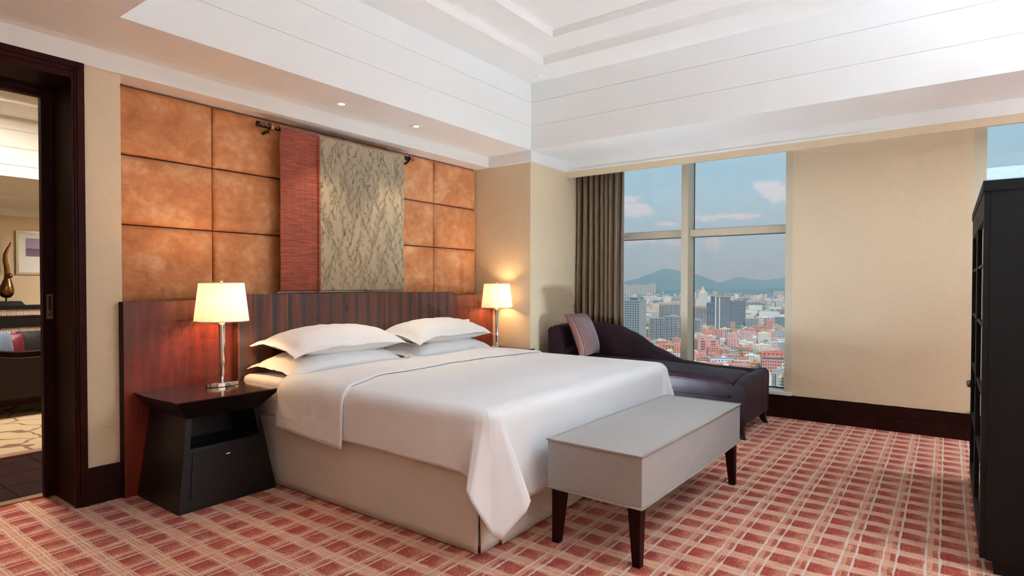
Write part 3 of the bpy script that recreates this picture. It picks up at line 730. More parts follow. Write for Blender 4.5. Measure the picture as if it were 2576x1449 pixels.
# overhang: knots (T on the top edge, E where the cloth turns down, H on the hem), from the head end round the foot
KN = [((2.15, 3.27), (2.058, 3.27, .59), (2.056, 3.27, .395)), ((2.15, 2.9), (2.06, 2.9, .59), (2.050, 2.9, .392)), ((2.15, 2.5), (2.06, 2.5, .59), (2.054, 2.5, .394)), ((2.15, 2.15), (2.06, 2.15, .59), (2.05, 2.15, .39)), ((2.15, 1.98), (2.06, 1.97, .59), (2.052, 1.95, .388)),
      ((2.15, 1.90), (2.064, 1.86, .59), (2.058, 1.80, .378)), ((2.15, 1.86), (2.070, 1.79, .60), (2.045, 1.735, .365)), ((2.15, 1.82), (2.078, 1.735, .605), (1.992, 1.722, .325)), ((2.15, 1.79), (2.088, 1.705, .605), (1.990, 1.700, .295)), ((2.15, 1.755), (2.106, 1.680, .608), (2.062, 1.628, .125)), ((2.17, 1.755), (2.122, 1.668, .608), (2.086, 1.598, .108)), ((2.20, 1.755), (2.150, 1.652, .606), (2.185, 1.528, .225)),
      ((2.225, 1.755), (2.172, 1.648, .602), (2.205, 1.522, .262)), ((2.25, 1.755), (2.185, 1.662, .60), (2.200, 1.610, .25)), ((2.28, 1.755), (2.215, 1.666, .59), (2.225, 1.652, .225)), ((2.36, 1.755), (2.33, 1.664, .59), (2.34, 1.655, .208)), ((2.6, 1.755), (2.6, 1.664, .59), (2.6, 1.652, .20)), ((2.9, 1.755), (2.9, 1.662, .59), (2.9, 1.65, .205)), ((3.155, 1.755), (3.155, 1.664, .59), (3.155, 1.652, .20))]
mir = lambda k: tuple((6.31-q[0],)+tuple(q[1:]) for q in k)
KN = KN+[mir(k) for k in KN[-2::-1]]
cols = []
for (a_, b_) in zip(KN, KN[1:]):
    L_ = max(math.dist(a_[0], b_[0]), math.dist(a_[2], b_[2])); k = max(5, int(L_/.035))
    for i in range(k):
        t = i/k; e = t*t*(3-2*t)*.6+t*.4; cols.append([tuple(p_+(q_-p_)*(e if L_ < .25 else t) for p_, q_ in zip(x_, y_)) for x_, y_ in zip(a_, b_)])
cols.append(KN[-1]); NS = 26; prev = None
def uniq(v):
    o_ = []
    for q in sorted(v):
        if not o_ or q-o_[-1] > 1e-4: o_.append(q)
    return o_
gx = uniq([c_[0][0] for c_ in cols if abs(c_[0][1]-DY0) < 1e-5]); gy = uniq([c_[0][1] for c_ in cols if abs(c_[0][0]-DX0) < 1e-5])
gv = [[bm.verts.new((x, y, topz(x, y))) for y in gy] for x in gx]
for i in range(len(gx)-1):
    for j in range(len(gy)-1): bm.faces.new((gv[i][j], gv[i+1][j], gv[i+1][j+1], gv[i][j+1]))
for T_, E_, H_ in cols:
    z0 = topz(T_[0], T_[1]); col_ = []
    for i in range(NS+1):
        t = i/NS
        if t < .4:
            q = t/.4; w0, w1, w2 = (1-q)**2, 2*q*(1-q), q*q
            P_ = Vector((T_[0]*w0+E_[0]*(w1+w2), T_[1]*w0+E_[1]*(w1+w2), z0*(w0+w1)+E_[2]*w2))
        else:
            q = (t-.4)/.6; P_ = Vector(E_).lerp(Vector(H_), q)
            nz = .007*noise.noise((P_.x*6, P_.y*6, P_.z*2.5))*q
            P_.x -= nz; P_.y -= nz
        col_.append(bm.verts.new(P_))
    if prev:
        for i in range(NS): bm.faces.new((prev[i], col_[i], col_[i+1], prev[i+1]))
    prev = col_
bmesh.ops.remove_doubles(bm, verts=bm.verts, dist=.0006)
duv = obj('duvet', bm, 'linen', None, smooth=True); solidify(duv, .010, 0)
tag(duv, 'smooth white duvet covering the bed with a hanging corner', 'duvet')
# turned-down top band
bm = bmesh.new()
def tdf(u, v):
    sx = -.385+(DX1-DX0+.77)*u; x = DX0+sx     # arc length across the bed
    fold = 2.80-.14*smoothstep(2.45, 2.0, x); y = 3.285+(fold-3.285)*v; rr = .098; lf = .014
    over = DX0-x if x < DX0 else (x-DX1 if x > DX1 else 0); sg = -1 if x < DX0 else 1
    if over <= 0: return Vector((x, y, topz(x, min(y, 3.27))+lf+.004*math.sin(PI*v)))
    ex = DX0 if sg < 0 else DX1
    if over < rr*PI/2: a = over/rr; return Vector((ex+sg*(rr+lf*.6)*math.sin(a), y, DTOP+lf-(rr+lf*.5)*(1-math.cos(a))))
    e = over-rr*PI/2; return Vector((ex+sg*(rr+lf*.6+.05*e), y-.02*e*v, DTOP+lf-(rr+lf*.5)-e*(.84+.16*v)))
grid(bm, 120, 30, tdf); td = obj('turned_down_band', bm, 'linen', duv, smooth=True); solidify(td, .010, 0)
# pillows
def pillow(name, label, cx, cy, cz, hw, hd, T, tilt, rz, seed, roll=0, mat='pillow_linen', cat='pillow', group='white bed pillows', flange=.045, rx=None):
    t = thing(name, label, cat, (cx, cy, cz), rz, group)
    t.rotation_euler = (tilt, roll, rz)
    bm = bmesh.new(); n_ = 44
    def f(sgn):
        def g(u, v):
            a, b = 2*u-1, 2*v-1
            # pinch sides slightly between the corners
            X_ = a*hw*(1-.05*(1-b*b)); Y_ = b*hd*(1-.06*(1-a*a))
            ia = min(1, max(0, 1-(abs(a)*hw-(hw-flange))/flange)) if abs(a)*hw > hw-flange else 1
            ib = min(1, max(0, 1-(abs(b)*hd-(hd-flange))/flange)) if abs(b)*hd > hd-flange else 1
            ca = min(1, abs(a)*hw/(hw-flange)); cb_ = min(1, abs(b)*hd/(hd-flange))
            th = T*((1-ca**2.6)*(1-cb_**2.4))**.55 if ca < 1 and cb_ < 1 else 0
            wr = (.006*noise.noise((a*4, b*5, seed))+.004*noise.noise((a*9, b*8, seed+4)))*(1 if flange > .01 else .35)
            z = sgn*(.5*th+.0016)+wr*(1 if th > 0 else .5)
            if sgn < 0: z = sgn*(.46*th+.0016)+wr*.3
            z += .012*noise.noise((a*2.5, b*2.5, seed+9))*(1-min(ia, ib))
            z -= .035*(abs(a)**6)*(abs(b)**2)+.012*abs(a)**4
            return (X_, Y_, z)
        return g
    top = grid(bm, n_, n_, f(1)); bot = grid(bm, n_, n_, f(-1))
    bmesh.ops.remove_doubles(bm, verts=bm.verts, dist=.004)
    obj('case', bm, mat, t, smooth=True)
    return t
pillow('pillow', 'lower white pillow of the stack nearer the doorway', 2.63, 3.49, .716, .51, .285, .205, math.radians(4), 0, 1)
pillow('pillow', 'upper white pillow of the stack nearer the doorway', 2.64, 3.50, .858, .50, .275, .205, math.radians(4.5), math.radians(-1), 5)
pillow('pillow', 'lower white pillow of the stack nearer the window', 3.68, 3.49, .716, .51, .285, .205, math.radians(4), 0, 9)
pillow('pillow', 'upper white pillow of the stack nearer the window', 3.69, 3.50, .858, .50, .275, .205, math.radians(4.5), math.radians(1), 13)

# bench
bn = thing('bench', 'long grey dotted upholstered bench at the foot of the bed', 'bench', (3.115, 1.30, 0), math.radians(-.8))
def cushion_box(bm, x0, x1, y0, y1, z0, z1, r, crown, nn=28):
    def f(u, v):
        a, b = 2*u-1, 2*v-1
        return a, b
    hx, hy = (x1-x0)/2, (y1-y0)/2; mx_, my_ = (x0+x1)/2, (y0+y1)/2
    def top(u, v):
        a, b = 2*u-1, 2*v-1
        return (mx_+a*hx, my_+b*hy, z1+crown*(1-abs(a)**3)*(1-abs(b)**3))
    grid(bm, nn, nn//2, top)
    def side(k):
        def g(u, v):
            a = 2*u-1; bul = .008*math.sin(PI*v)*(1-a*a)
            z = z0+(z1-z0)*v
            return [(mx_+a*hx, y0-bul, z), (x1+bul, my_+a*hy, z), (mx_-a*hx, y1+bul, z), (x0-bul, my_-a*hy, z)][k]
        return g
    for k in range(4): grid(bm, nn if k % 2 == 0 else nn//2, 8, side(k))
    grid(bm, 1, 1, lambda u, v: (x0+(x1-x0)*u, y1+(y0-y1)*v, z0))
    bmesh.ops.remove_doubles(bm, verts=bm.verts, dist=.0005)
bm = bmesh.new(); cushion_box(bm, -.715, .715, -.245, .245, .268, .502, .02, .026); bo = obj('seat', bm, 'bench_fabric', bn, smooth=False)
for p_ in bo.data.polygons: p_.use_smooth = True
bo.data.set_sharp_from_angle(angle=.7)
fabric('bench_piping', srgb(168, 158, 146), .5)
for z, nm in ((.502, 'piping'), (.270, 'piping')):
    bm = bmesh.new(); e = .003
    tube(bm, [(-.715-e, -.245-e, z), (0, -.247-e, z), (.715+e, -.245-e, z), (.717+e, 0, z), (.715+e, .245+e, z), (0, .247+e, z), (-.715-e, .245+e, z), (-.717-e, 0, z), (-.715-e, -.245-e, z)], .005, 8); obj(nm, bm, 'bench_piping', bo, smooth=True)
for sx in (-1, 1):
    for sy in (-1, 1):
        bm = bmesh.new(); x1_, y1_ = sx*.700, sy*.230; w1, w0 = .06, .036
        q = lambda w_, dx, z: [(x1_+dx, y1_, z), (x1_+dx-sx*w_, y1_, z), (x1_+dx-sx*w_, y1_-sy*w_, z), (x1_+dx, y1_-sy*w_, z)]
        hexa(bm, q(w0, 0, 0), q(w1, 0, .268)); obj('leg', bm, 'dark_wood_up', bn, bevel=.003)

# chaise longue
chs = thing('chaise_longue', 'plum velvet chaise longue with sweeping low back under the window', 'chaise longue', (5.31, 2.28, 0))
def cobj(name, bm, mat, **kw):
    bmesh.ops.translate(bm, verts=bm.verts, vec=(-5.31, -2.28, 0)); return obj(name, bm, mat, chs, **kw)
def cl_prof(y):
    # top of the window-side back along its length
    pts = [(1.31, .487), (1.41, .49), (1.77, .494), (2.08, .518), (2.33, .62), (2.59, .765), (2.75, .825), (2.92, .848), (3.10, .855), (3.30, .845)]
    for (a, za), (b, zb) in zip(pts, pts[1:]):
        if y <= b: t = (y-a)/(b-a); t = t*t*(3-2*t)*.4+t*.6; return za+(zb-za)*t
    return pts[-1][1]
def ribbon_back(bm, x0, x1, y0, y1, zb, fn, nn=48, r=.035):
    prof = lambda z: [(x0, zb), (x0-.0, z-r), (x0+r*.3, z-r*.3), (x0+r, z), (x1-r, z), (x1-r*.3, z-r*.3), (x1, z-r), (x1, zb)]
    rings = []
    for i in range(nn+1):
        y = y0+(y1-y0)*i/nn; rings.append([bm.verts.new((px, y, pz_)) for px, pz_ in prof(fn(y))])
    for a, b in zip(rings, rings[1:]):
        for k in range(8): bm.faces.new((a[k], a[(k+1) % 8], b[(k+1) % 8], b[k]))
    bm.faces.new(rings[0]); bm.faces.new(rings[-1][::-1])
bm = bmesh.new(); ribbon_back(bm, 5.585, 5.69, 1.315, 3.16, .12, cl_prof); cobj('back', bm, 'plum_velvet', smooth=True).data.set_sharp_from_angle(angle=1.0)
# raked head end
bm = bmesh.new()
def headf(u, v):
    x = 4.945+(5.69-4.945)*u; return x, v
rings = []
for i in range(13):
    u = i/12; x = 4.975+.715*u; zt = .842+.014*math.sin(PI*u*.9); rr = .03
    if i == 0 or i == 12: zt -= .014
    sec = [(3.10, .12), (3.045, .45), (3.09, zt-.05), (3.105, zt-.012), (3.135, zt), (3.19, zt-.004), (3.215, zt-.035), (3.205, .45), (3.16, .12)]
    rings.append([bm.verts.new((x, y, z)) for y, z in sec])
for a, b in zip(rings, rings[1:]):
    for k in range(9): bm.faces.new((a[k], a[(k+1) % 9], b[(k+1) % 9], b[k]))
bm.faces.new(rings[0]); bm.faces.new(rings[-1][::-1])
cobj('head_rest', bm, 'plum_velvet', smooth=True, bevel=.008).data.set_sharp_from_angle(angle=1.0)
# foot panel
bm = bmesh.new(); rings = []
for i in range(15):
    u = i/14; x = 4.93+.76*u; zt = .455+.035*smoothstep(0, .35, u)-.02*(1-smoothstep(0, .06, u))
    sec = [(1.31, .115), (1.305, zt-.04), (1.315, zt-.012), (1.335, zt), (1.385, zt-.002), (1.405, zt-.016), (1.41, zt-.04), (1.41, .115)]
    rings.append([bm.verts.new((x, y, z)) for y, z in sec])
for a, b in zip(rings, rings[1:]):
    for k in range(8): bm.faces.new((a[k], a[(k+1) % 8], b[(k+1) % 8], b[k]))
bm.faces.new(rings[0]); bm.faces.new(rings[-1][::-1])
cobj('foot_panel', bm, 'plum_velvet', smooth=True, bevel=.006).data.set_sharp_from_angle(angle=1.0)
cobj('seat_base', B((4.945, 5.60, 1.40, 3.10, .115, .33)), 'plum_velvet', bevel=.015, seg=3)
bm = bmesh.new()
sc_pts = lambda y: .478+.035*smoothstep(1.4, 2.6, y)
x0, x1, y0, y1 = 4.94, 5.585, 1.412, 3.06
def tops(u, v):
    a, b = 2*u-1, 2*v-1; y = y0+(y1-y0)*v; e = max(abs(a)**10, abs(b)**24)
    return (x0+(x1-x0)*u, y, sc_pts(y)+.02*(1-a*a)-.028*e)
grid(bm, 22, 40, tops)
vsb = lambda k: (lambda u, v: [(x0-.004*math.sin(PI*v), y0+(y1-y0)*u, .33+v*(tops(0, u)[2]-.33)), (x0+(x1-x0)*u, y0, .33+v*(tops(u, 0)[2]-.33)), (x1, y0+(y1-y0)*u, .33+v*(tops(1, u)[2]-.33)), (x0+(x1-x0)*u, y1, .33+v*(tops(u, 1)[2]-.33))][k])
for k in range(4): grid(bm, 40 if k % 2 == 0 else 22, 6, vsb(k))
bmesh.ops.remove_doubles(bm, verts=bm.verts, dist=.001)
sc_ = cobj('seat_cushion', bm, 'plum_velvet', smooth=True); sc_.data.set_sharp_from_angle(angle=1.2)
bm = bmesh.new(); tube(bm, [(tops(0, v/30)[0]-.003, tops(0, v/30)[1], tops(0, v/30)[2]-.004) for v in range(31)]+[(x0+.1, y0-.001, tops(.16, 0)[2]-.004)], .006, 8)
bmesh.ops.translate(bm, verts=bm.verts, vec=(-5.31, -2.28, 0)); obj('piping', bm, 'plum_velvet', sc_, smooth=True)
for x, y, sx, sy in ((4.97, 1.35, -1, -1), (5.65, 1.35, 1, -1), (4.97, 3.12, -1, 1), (5.65, 3.12, 1, 1)):
    bm = bmesh.new()
    for (xa, ya, za, wa), (xb, yb, zb, wb_) in zip([(0, 0, .12, .032), (.002, .002, .07, .027), (.012, .012, .03, .02), (.03, .03, 0, .016)], [(.002, .002, .07, .027), (.012, .012, .03, .02), (.03, .03, 0, .016)]):
        sq_ = lambda X_, Y_, z, w_: [(x+sx*X_-w_, y+sy*Y_-w_, z), (x+sx*X_+w_, y+sy*Y_-w_, z), (x+sx*X_+w_, y+sy*Y_+w_, z), (x+sx*X_-w_, y+sy*Y_+w_, z)]
        hexa(bm, sq_(xb, yb, zb, wb_), sq_(xa, ya, za, wa))
    cobj('leg', bm, 'espresso')
# striped scatter cushion
m, n = newmat('stripe_cloth'); p = n.obj(); s = n.add('SeparateXYZ', {0: p})
f = n.m('FRACT', n.m('DIVIDE', n.m('ADD', s.outputs[0], 1.0), .052))
rib = n.noise(n.map(p, 40, 700, 700), 1.0, 2).outputs[0]
nd = n.add('ValToRGB', {0: f}); nd.color_ramp.interpolation = 'CONSTANT'; e = nd.color_ramp.elements
st_ = [(0, srgb(116, 58, 42)), (.36, srgb(138, 130, 152)), (.44, srgb(48, 44, 46)), (.64, srgb(60, 52, 48)), (.70, srgb(140, 112, 84)), (.80, srgb(116, 58, 42))]
while len(e) < len(st_): e.new(.5)
for el, (pp_, cc_) in zip(e, st_): el.position = pp_; el.color = c4(cc_)
c = n.mix(n.m('MULTIPLY', rib, .35), nd.outputs[0], c4(srgb(70, 44, 40)))
finish(n, c, .6, sheen=.3, bump=rib, bstr=.2, bdist=.002)
cu = pillow('scatter_cushion', 'striped rust and grey scatter cushion leaning on the chaise head', 5.16, 2.905, .765, .235, .225, .15, math.radians(68), math.radians(6), 3, mat='stripe_cloth', cat='cushion', group=None, flange=.004)
if 'group' in cu: del cu['group']

# curtain
m, n = newmat('curtain_satin'); p = n.obj(); s = n.add('SeparateXYZ', {0: p})
tuck = n.step(n.m('ABSOLUTE', n.m('SUBTRACT', n.m('FRACT', n.m('DIVIDE', n.m('ADD', s.outputs[2], n.m('MULTIPLY', n.noise(n.map(p, 8, 8, .01), 1.0, 0).outputs[0], .3)), .285)), .5)), .006, .012)
wv = n.noise(n.map(p, 60, 60, 500), 1.0, 2).outputs[0]
c = n.mix(wv, c4(srgb(84, 60, 36)), c4(srgb(132, 102, 64)))
c = n.mix(n.m('MULTIPLY_ADD', tuck, .5, .5), c4(srgb(52, 36, 24)), c)
finish(n, c, .34, metal=.12, sheen=.3, spec=.6, bump=tuck, bstr=.2, bdist=.004)
ct = thing('curtain', 'brown satin curtain gathered at the pier side of window', 'curtain', (5.80, 3.09, 0))
bm = bmesh.new()
def curf(u, v):
    z = .015+v*2.555; k = u*2*PI
    amp = .066*(1-.2*v)
    ph = 17*k*.5+1.2*math.sin(k*1.3+.7)+.6*math.sin(k*2.9)+.25*math.sin(z*1.4+k)
    y = .27-u*.55+.008*math.sin(2*ph)*(1+.3*noise.noise((u*6, z*.7, 1)))-(.02*(1-v) if u > .9 else 0)*0
    x = amp*math.sin(ph)+.012*noise.noise((u*12, z*1.2, 7))
    return (x, y, z)
grid(bm, 260, 26, curf); cb_ = obj('drape', bm, 'curtain_satin', ct, smooth=True); solidify(cb_, .004, 0)
obj('track', B((-.02, .02, -1.9, .27, 2.572, 2.587)), 'paint_cool', ct)

# tall cabinet on the right
cab = thing('cabinet', 'tall black glazed cabinet at the right edge of the room', 'cabinet', (4.02, -.12, 0))
X0, X1, Y0, Y1, CZ = -.755, .755, -.55, 0.0, 1.70
obj('carcass', B((X0, X0+.03, Y0, Y1-.022, .06, CZ-.045), (X1-.03, X1, Y0, Y1-.022, .06, CZ-.045), (X0, X1, Y0, Y0+.02, .06, CZ-.045), (X0+.03, X1-.03, Y0+.02, Y1-.022, .06, .10)), 'ebony', cab)
obj('top', B((X0-.004, X1+.004, Y0, Y1+.004, CZ-.045, CZ)), 'ebony', cab, bevel=.003)
for z in (.50, .88, 1.26): obj('shelf', B((X0+.03, X1-.03, Y0+.02, Y1-.04, z, z+.02)), 'ebony', cab)
obj('plinth', B((X0+.02, X1-.02, Y0+.02, Y1-.05, 0, .06)), 'ebony', cab)
for a, b, kx in ((X0+.002, -.002, -.03), (.002, X1-.002, .03)):
    st = .06
    d = obj('door', B((a, a+st, Y1-.021, Y1, .065, CZ-.047), (b-st, b, Y1-.021, Y1, .065, CZ-.047), (a+st, b-st, Y1-.021, Y1, .065, .13), (a+st, b-st, Y1-.021, Y1, CZ-.16, CZ-.047)), 'ebony', cab, bevel=.002)
    obj('pane', B((a+st, b-st, Y1-.014, Y1-.010, .13, CZ-.16)), 'cabinet_glass', d)
    for z in (.45, .76, 1.07, 1.34): obj('glazing_bar', B((a+st, b-st, Y1-.012, Y1-.002, z-.006, z+.006)), 'ebony', d)
    bm = bmesh.new(); lathe(bm, [(.006, 0), (.006, .012), (.014, .018), (.0165, .026), (.013, .034), (.004, .037)], seg=18); bmesh.ops.rotate(bm, verts=bm.verts, cent=(0, 0, 0), matrix=Matrix.Rotation(-PI/2, 3, 'X')); bmesh.ops.translate(bm, verts=bm.verts, vec=(kx, Y1, .72)); obj('knob', bm, 'pewter', d, smooth=True)

# ================================================================== SITTING ROOM
m, n = newmat('rug'); p = n.geo()
pw = n.add('VectorMath', {0: p, 1: n.add('VectorMath', {0: n.noise(p, 2.4, 2).outputs[1], 1: (.55, .55, 0)}, operation='MULTIPLY').outputs[0]}, operation='ADD').outputs[0]
v = n.add('TexVoronoi', {'Vector': pw, 'Scale': 2.6}, feature='DISTANCE_TO_EDGE').outputs['Distance']
ln = n.m('SUBTRACT', 1.0, n.step(v, .015, .045))
c = n.mix(ln, c4(srgb(172, 150, 118)), c4(srgb(112, 82, 66)))
c = n.mix(n.m('MULTIPLY', n.noise(p, 160, 2).outputs[0], .3), c, c4(srgb(110, 84, 64)))
finish(n, c, .95, spec=.1)
fabric('rug_border', srgb(128, 92, 78), .95)
rg = obj('rug', B((-.6, 3.6, 5.50, 11.2, .001, .014)), 'rug', None); tag(rg, 'beige rug with brown looping lines in the sitting room', 'rug')
obj('border', B((-.7, 3.7, 5.40, 5.50, .001, .015), (-.7, -.6, 5.5, 11.3, .001, .015), (3.6, 3.7, 5.5, 11.3, .001, .015)), 'rug_border', rg)
fabric('sofa_cloth', srgb(42, 31, 27), .85)
sf = thing('sofa', 'dark upholstered sofa with curved timber back rail in the sitting room', 'sofa', (1.6, 7.2, .0145))
def rail_z(x): return .665-.07*smoothstep(-.35, .15, x)+.06*smoothstep(.6, .95, x)
bm = bmesh.new(); nn = 40; rings = []
for i in range(nn+1):
    x = -1.0+2.0*i/nn; z = rail_z(x); rings.append([bm.verts.new(q) for q in ((x, -.22, z-.055), (x, -.225, z), (x, -.15, z+.008), (x, -.15, z-.055))])
for a, b in zip(rings, rings[1:]):
    for k in range(4): bm.faces.new((a[k], a[(k+1) % 4], b[(k+1) % 4], b[k]))
bm.faces.new(rings[0]); bm.faces.new(rings[-1][::-1]); obj('top_rail', bm, 'dark_wood', sf, smooth=False)
bm = bmesh.new(); grid(bm, 40, 6, lambda u, v: (-.99+1.98*u, -.205, .17+v*(rail_z(-.99+1.98*u)-.05-.17))); o = obj('back_upholstery', bm, 'sofa_cloth', sf); solidify(o, .06, 1)
bm = bmesh.new(); tube(bm, [(-.99+1.98*i/40, -.212, rail_z(-.99+1.98*i/40)-.068) for i in range(41)], .005, 6); obj('piping', bm, 'sofa_cloth', sf)
obj('bottom_rail', B((-1.0, 1.0, -.225, .5, .10, .17)), 'dark_wood', sf, bevel=.004)
obj('seat', B((-.98, .98, -.14, .5, .17, .40)), 'sofa_cloth', sf, bevel=.03, seg=3)
for x in (-.95, .95):
    for y in (-.19, .45): obj('leg', B((x-.03, x+.03, y-.03, y+.03, 0, .10)), 'dark_wood_up', sf, bevel=.004)
for x in (-1.0, .93): obj('arm', B((x, x+.07, -.22, .5, .17, .62)), 'sofa_cloth', sf, bevel=.02)
fabric('grey_blue_cloth', srgb(84, 96, 114), .6, sheen=.2); fabric('crimson_cloth', srgb(92, 8, 26), .45, sheen=.2); fabric('wine_cloth', srgb(18, 5, 7), .6, sheen=.1); fabric('violet_cloth', srgb(70, 58, 88), .6)
for nm_, lab, mat_, x, y, z, rz, tl, hw in (('cushion', 'grey-blue cushion on the sitting room sofa', 'grey_blue_cloth', 1.56, 7.24, .61, 8, 72, .19), ('cushion', 'crimson satin cushion on the sitting room sofa', 'crimson_cloth', 1.71, 7.36, .585, -22, 74, .16), ('cushion', 'dark wine cushion on sitting room sofa beside the door', 'wine_cloth', 1.99, 7.34, .60, 10, 74, .20), ('cushion', 'violet cushion at far end of the sitting room sofa', 'violet_cloth', 1.40, 7.44, .66, 0, 76, .2)):
    pillow(nm_, lab, x, y, z, hw, .2, .14, math.radians(tl), math.radians(rz), x, mat=mat_, cat='cushion', group='cushions on the sitting room sofa', flange=.004)
# console with slatted front
cn = thing('console_table', 'black console table with slatted metal front in the sitting room', 'console', (3.2, 11.95, 0))
obj('top', B((-1.3, 1.3, -.24, .24, .85, .91)), 'ebony', cn, bevel=.004)
obj('shelf', B((-1.3, 1.3, -.24, .24, .57, .71)), 'ebony', cn, bevel=.004)
for x in (-1.27, 1.24): obj('leg', B((x, x+.05, -.22, .22, 0, .85)), 'ebony', cn)
plain('slat_metal', srgb(232, 206, 194), .5, .1)
me_ = None
bm = B((-.006, .006, -.006, .006, 0, 1))
for z0, z1 in ((.757, .85), (.28, .57)):
    for i in range(124):
        o = (obj('slat', bm, 'slat_metal', cn) if me_ is None else link('slat', me_, None, cn)); me_ = o.data
        o.location = (-1.2+i*.0193, -.2, z0); o.scale = (1, 1, z1-z0)
sp_ = thing('sculpture', 'tall bronze gourd-like sculpture on a dark plinth', 'sculpture', (2.775, 11.9, .91))
bm = bmesh.new(); hexa(bm, [(-.2, -.11, 0), (.2, -.11, 0), (.2, .11, 0), (-.2, .11, 0)], [(-.15, -.085, .07), (.15, -.085, .07), (.15, .085, .07), (-.15, .085, .07)]); obj('plinth', bm, 'ebony', sp_, bevel=.006)
bm = bmesh.new(); tube(bm, [(-.02, 0, .07), (-.02, 0, .14)], .012, 8); obj('pin', bm, 'black_iron', sp_)
bm = bmesh.new(); tube(bm, [(-.02, 0, .12), (-.018, 0, .135), (-.015, 0, .18), (-.012, 0, .25), (-.005, 0, .33), (.0, 0, .42), (.0, 0, .50), (-.008, 0, .60), (-.026, 0, .70), (-.024, 0, .80), (.004, 0, .89), (.034, 0, .95), (.044, 0, 1.0)], [.02, .06, .092, .097, .076, .046, .038, .035, .032, .027, .019, .012, .006], 20); bd = obj('body', bm, 'bronze', sp_, smooth=True)
bm = bmesh.new(); bmesh.ops.create_uvsphere(bm, u_segments=14, v_segments=10, radius=.042, matrix=Matrix.Translation((.018, -.035, .47))); obj('knot', bm, 'bronze', bd, smooth=True)
m, n = newmat('print_art'); p = n.obj(); s = n.add('SeparateXYZ', {0: p}); nz = n.noise(p, 9, 4).outputs[0]
zz = n.m('ADD', s.outputs[2], n.m('MULTIPLY', n.m('SUBTRACT', nz, .5), .05))
c = n.ramp(n.m('MULTIPLY_ADD', zz, 3.0, .5), [(0, srgb(126, 92, 140)), (.28, srgb(130, 88, 138)), (.36, srgb(66, 52, 74)), (.44, srgb(172, 164, 192)), (1, srgb(166, 158, 190))])
c = n.mix(n.m('MULTIPLY', nz, .4), c, c4(srgb(150, 140, 170)))
finish(n, c, .6)
def picture(x, label):
    t = thing('framed_picture', label, 'picture', (x, 12.296, 1.768), 0, 'framed prints in the sitting room')
    hw, hh = .37, .362
    obj('frame', B((-hw, -hw+.035, -.03, 0, -hh, hh), (hw-.035, hw, -.03, 0, -hh, hh), (-hw+.0351, hw-.0351, -.03, 0, -hh, -hh+.035), (-hw+.0351, hw-.0351, -.03, 0, hh-.035, hh)), 'silver_gilt', t, bevel=.004)
    obj('mount', B((-hw+.03, hw-.03, -.012, -.004, -hh+.03, hh-.03)), 'mat_board', t)
    pr = obj('print', B((-.24, .24, -.014, -.0125, -.16, .14)), 'print_art', t); pr.location = (0, 0, .1)
    obj('bough', B((.02, .034, -.0155, -.0142, .08, .24), (-.02, .08, -.0155, -.0142, .19, .20), (-.01, .07, -.0155, -.0142, .15, .16)), 'black_iron', t)
picture(3.345, 'framed purple print to the right of the bronze sculpture')
picture(2.44, 'framed print to the left of the bronze sculpture')

# ================================================================== CITY OUTSIDE
GZ = -110.0
def city_pt(px, row, d):
    return EYE+ray(px, row)*d
def cmat(name, col, rough=.8):
    if name not in MATS: plain(name, col, rough, .10, .05)
    return name
CITY = {'grey': srgb(166, 170, 166), 'dgrey': srgb(118, 124, 130), 'bgrey': srgb(112, 126, 140), 'beige': srgb(208, 186, 160), 'cream': srgb(226, 214, 180), 'white': srgb(228, 226, 222), 'pink': srgb(214, 152, 136), 'salmon': srgb(222, 142, 112), 'rose': srgb(192, 104, 104), 'tan': srgb(196, 164, 132), 'lgrey': srgb(186, 186, 184), 'mint': srgb(196, 208, 188), 'orange': srgb(226, 136, 88), 'gold': srgb(226, 190, 92), 'redroof': srgb(206, 74, 52), 'blueroof': srgb(70, 142, 196), 'darkroof': srgb(70, 72, 76), 'green': srgb(70, 104, 58), 'mauve': srgb(170, 158, 166)}
for k_, v_ in CITY.items(): cmat('city_'+k_, v_)
plain('city_glass', srgb(58, 68, 80), .25, .15, .3)
plain('city_trim', srgb(214, 208, 200), .7, .05, .3)
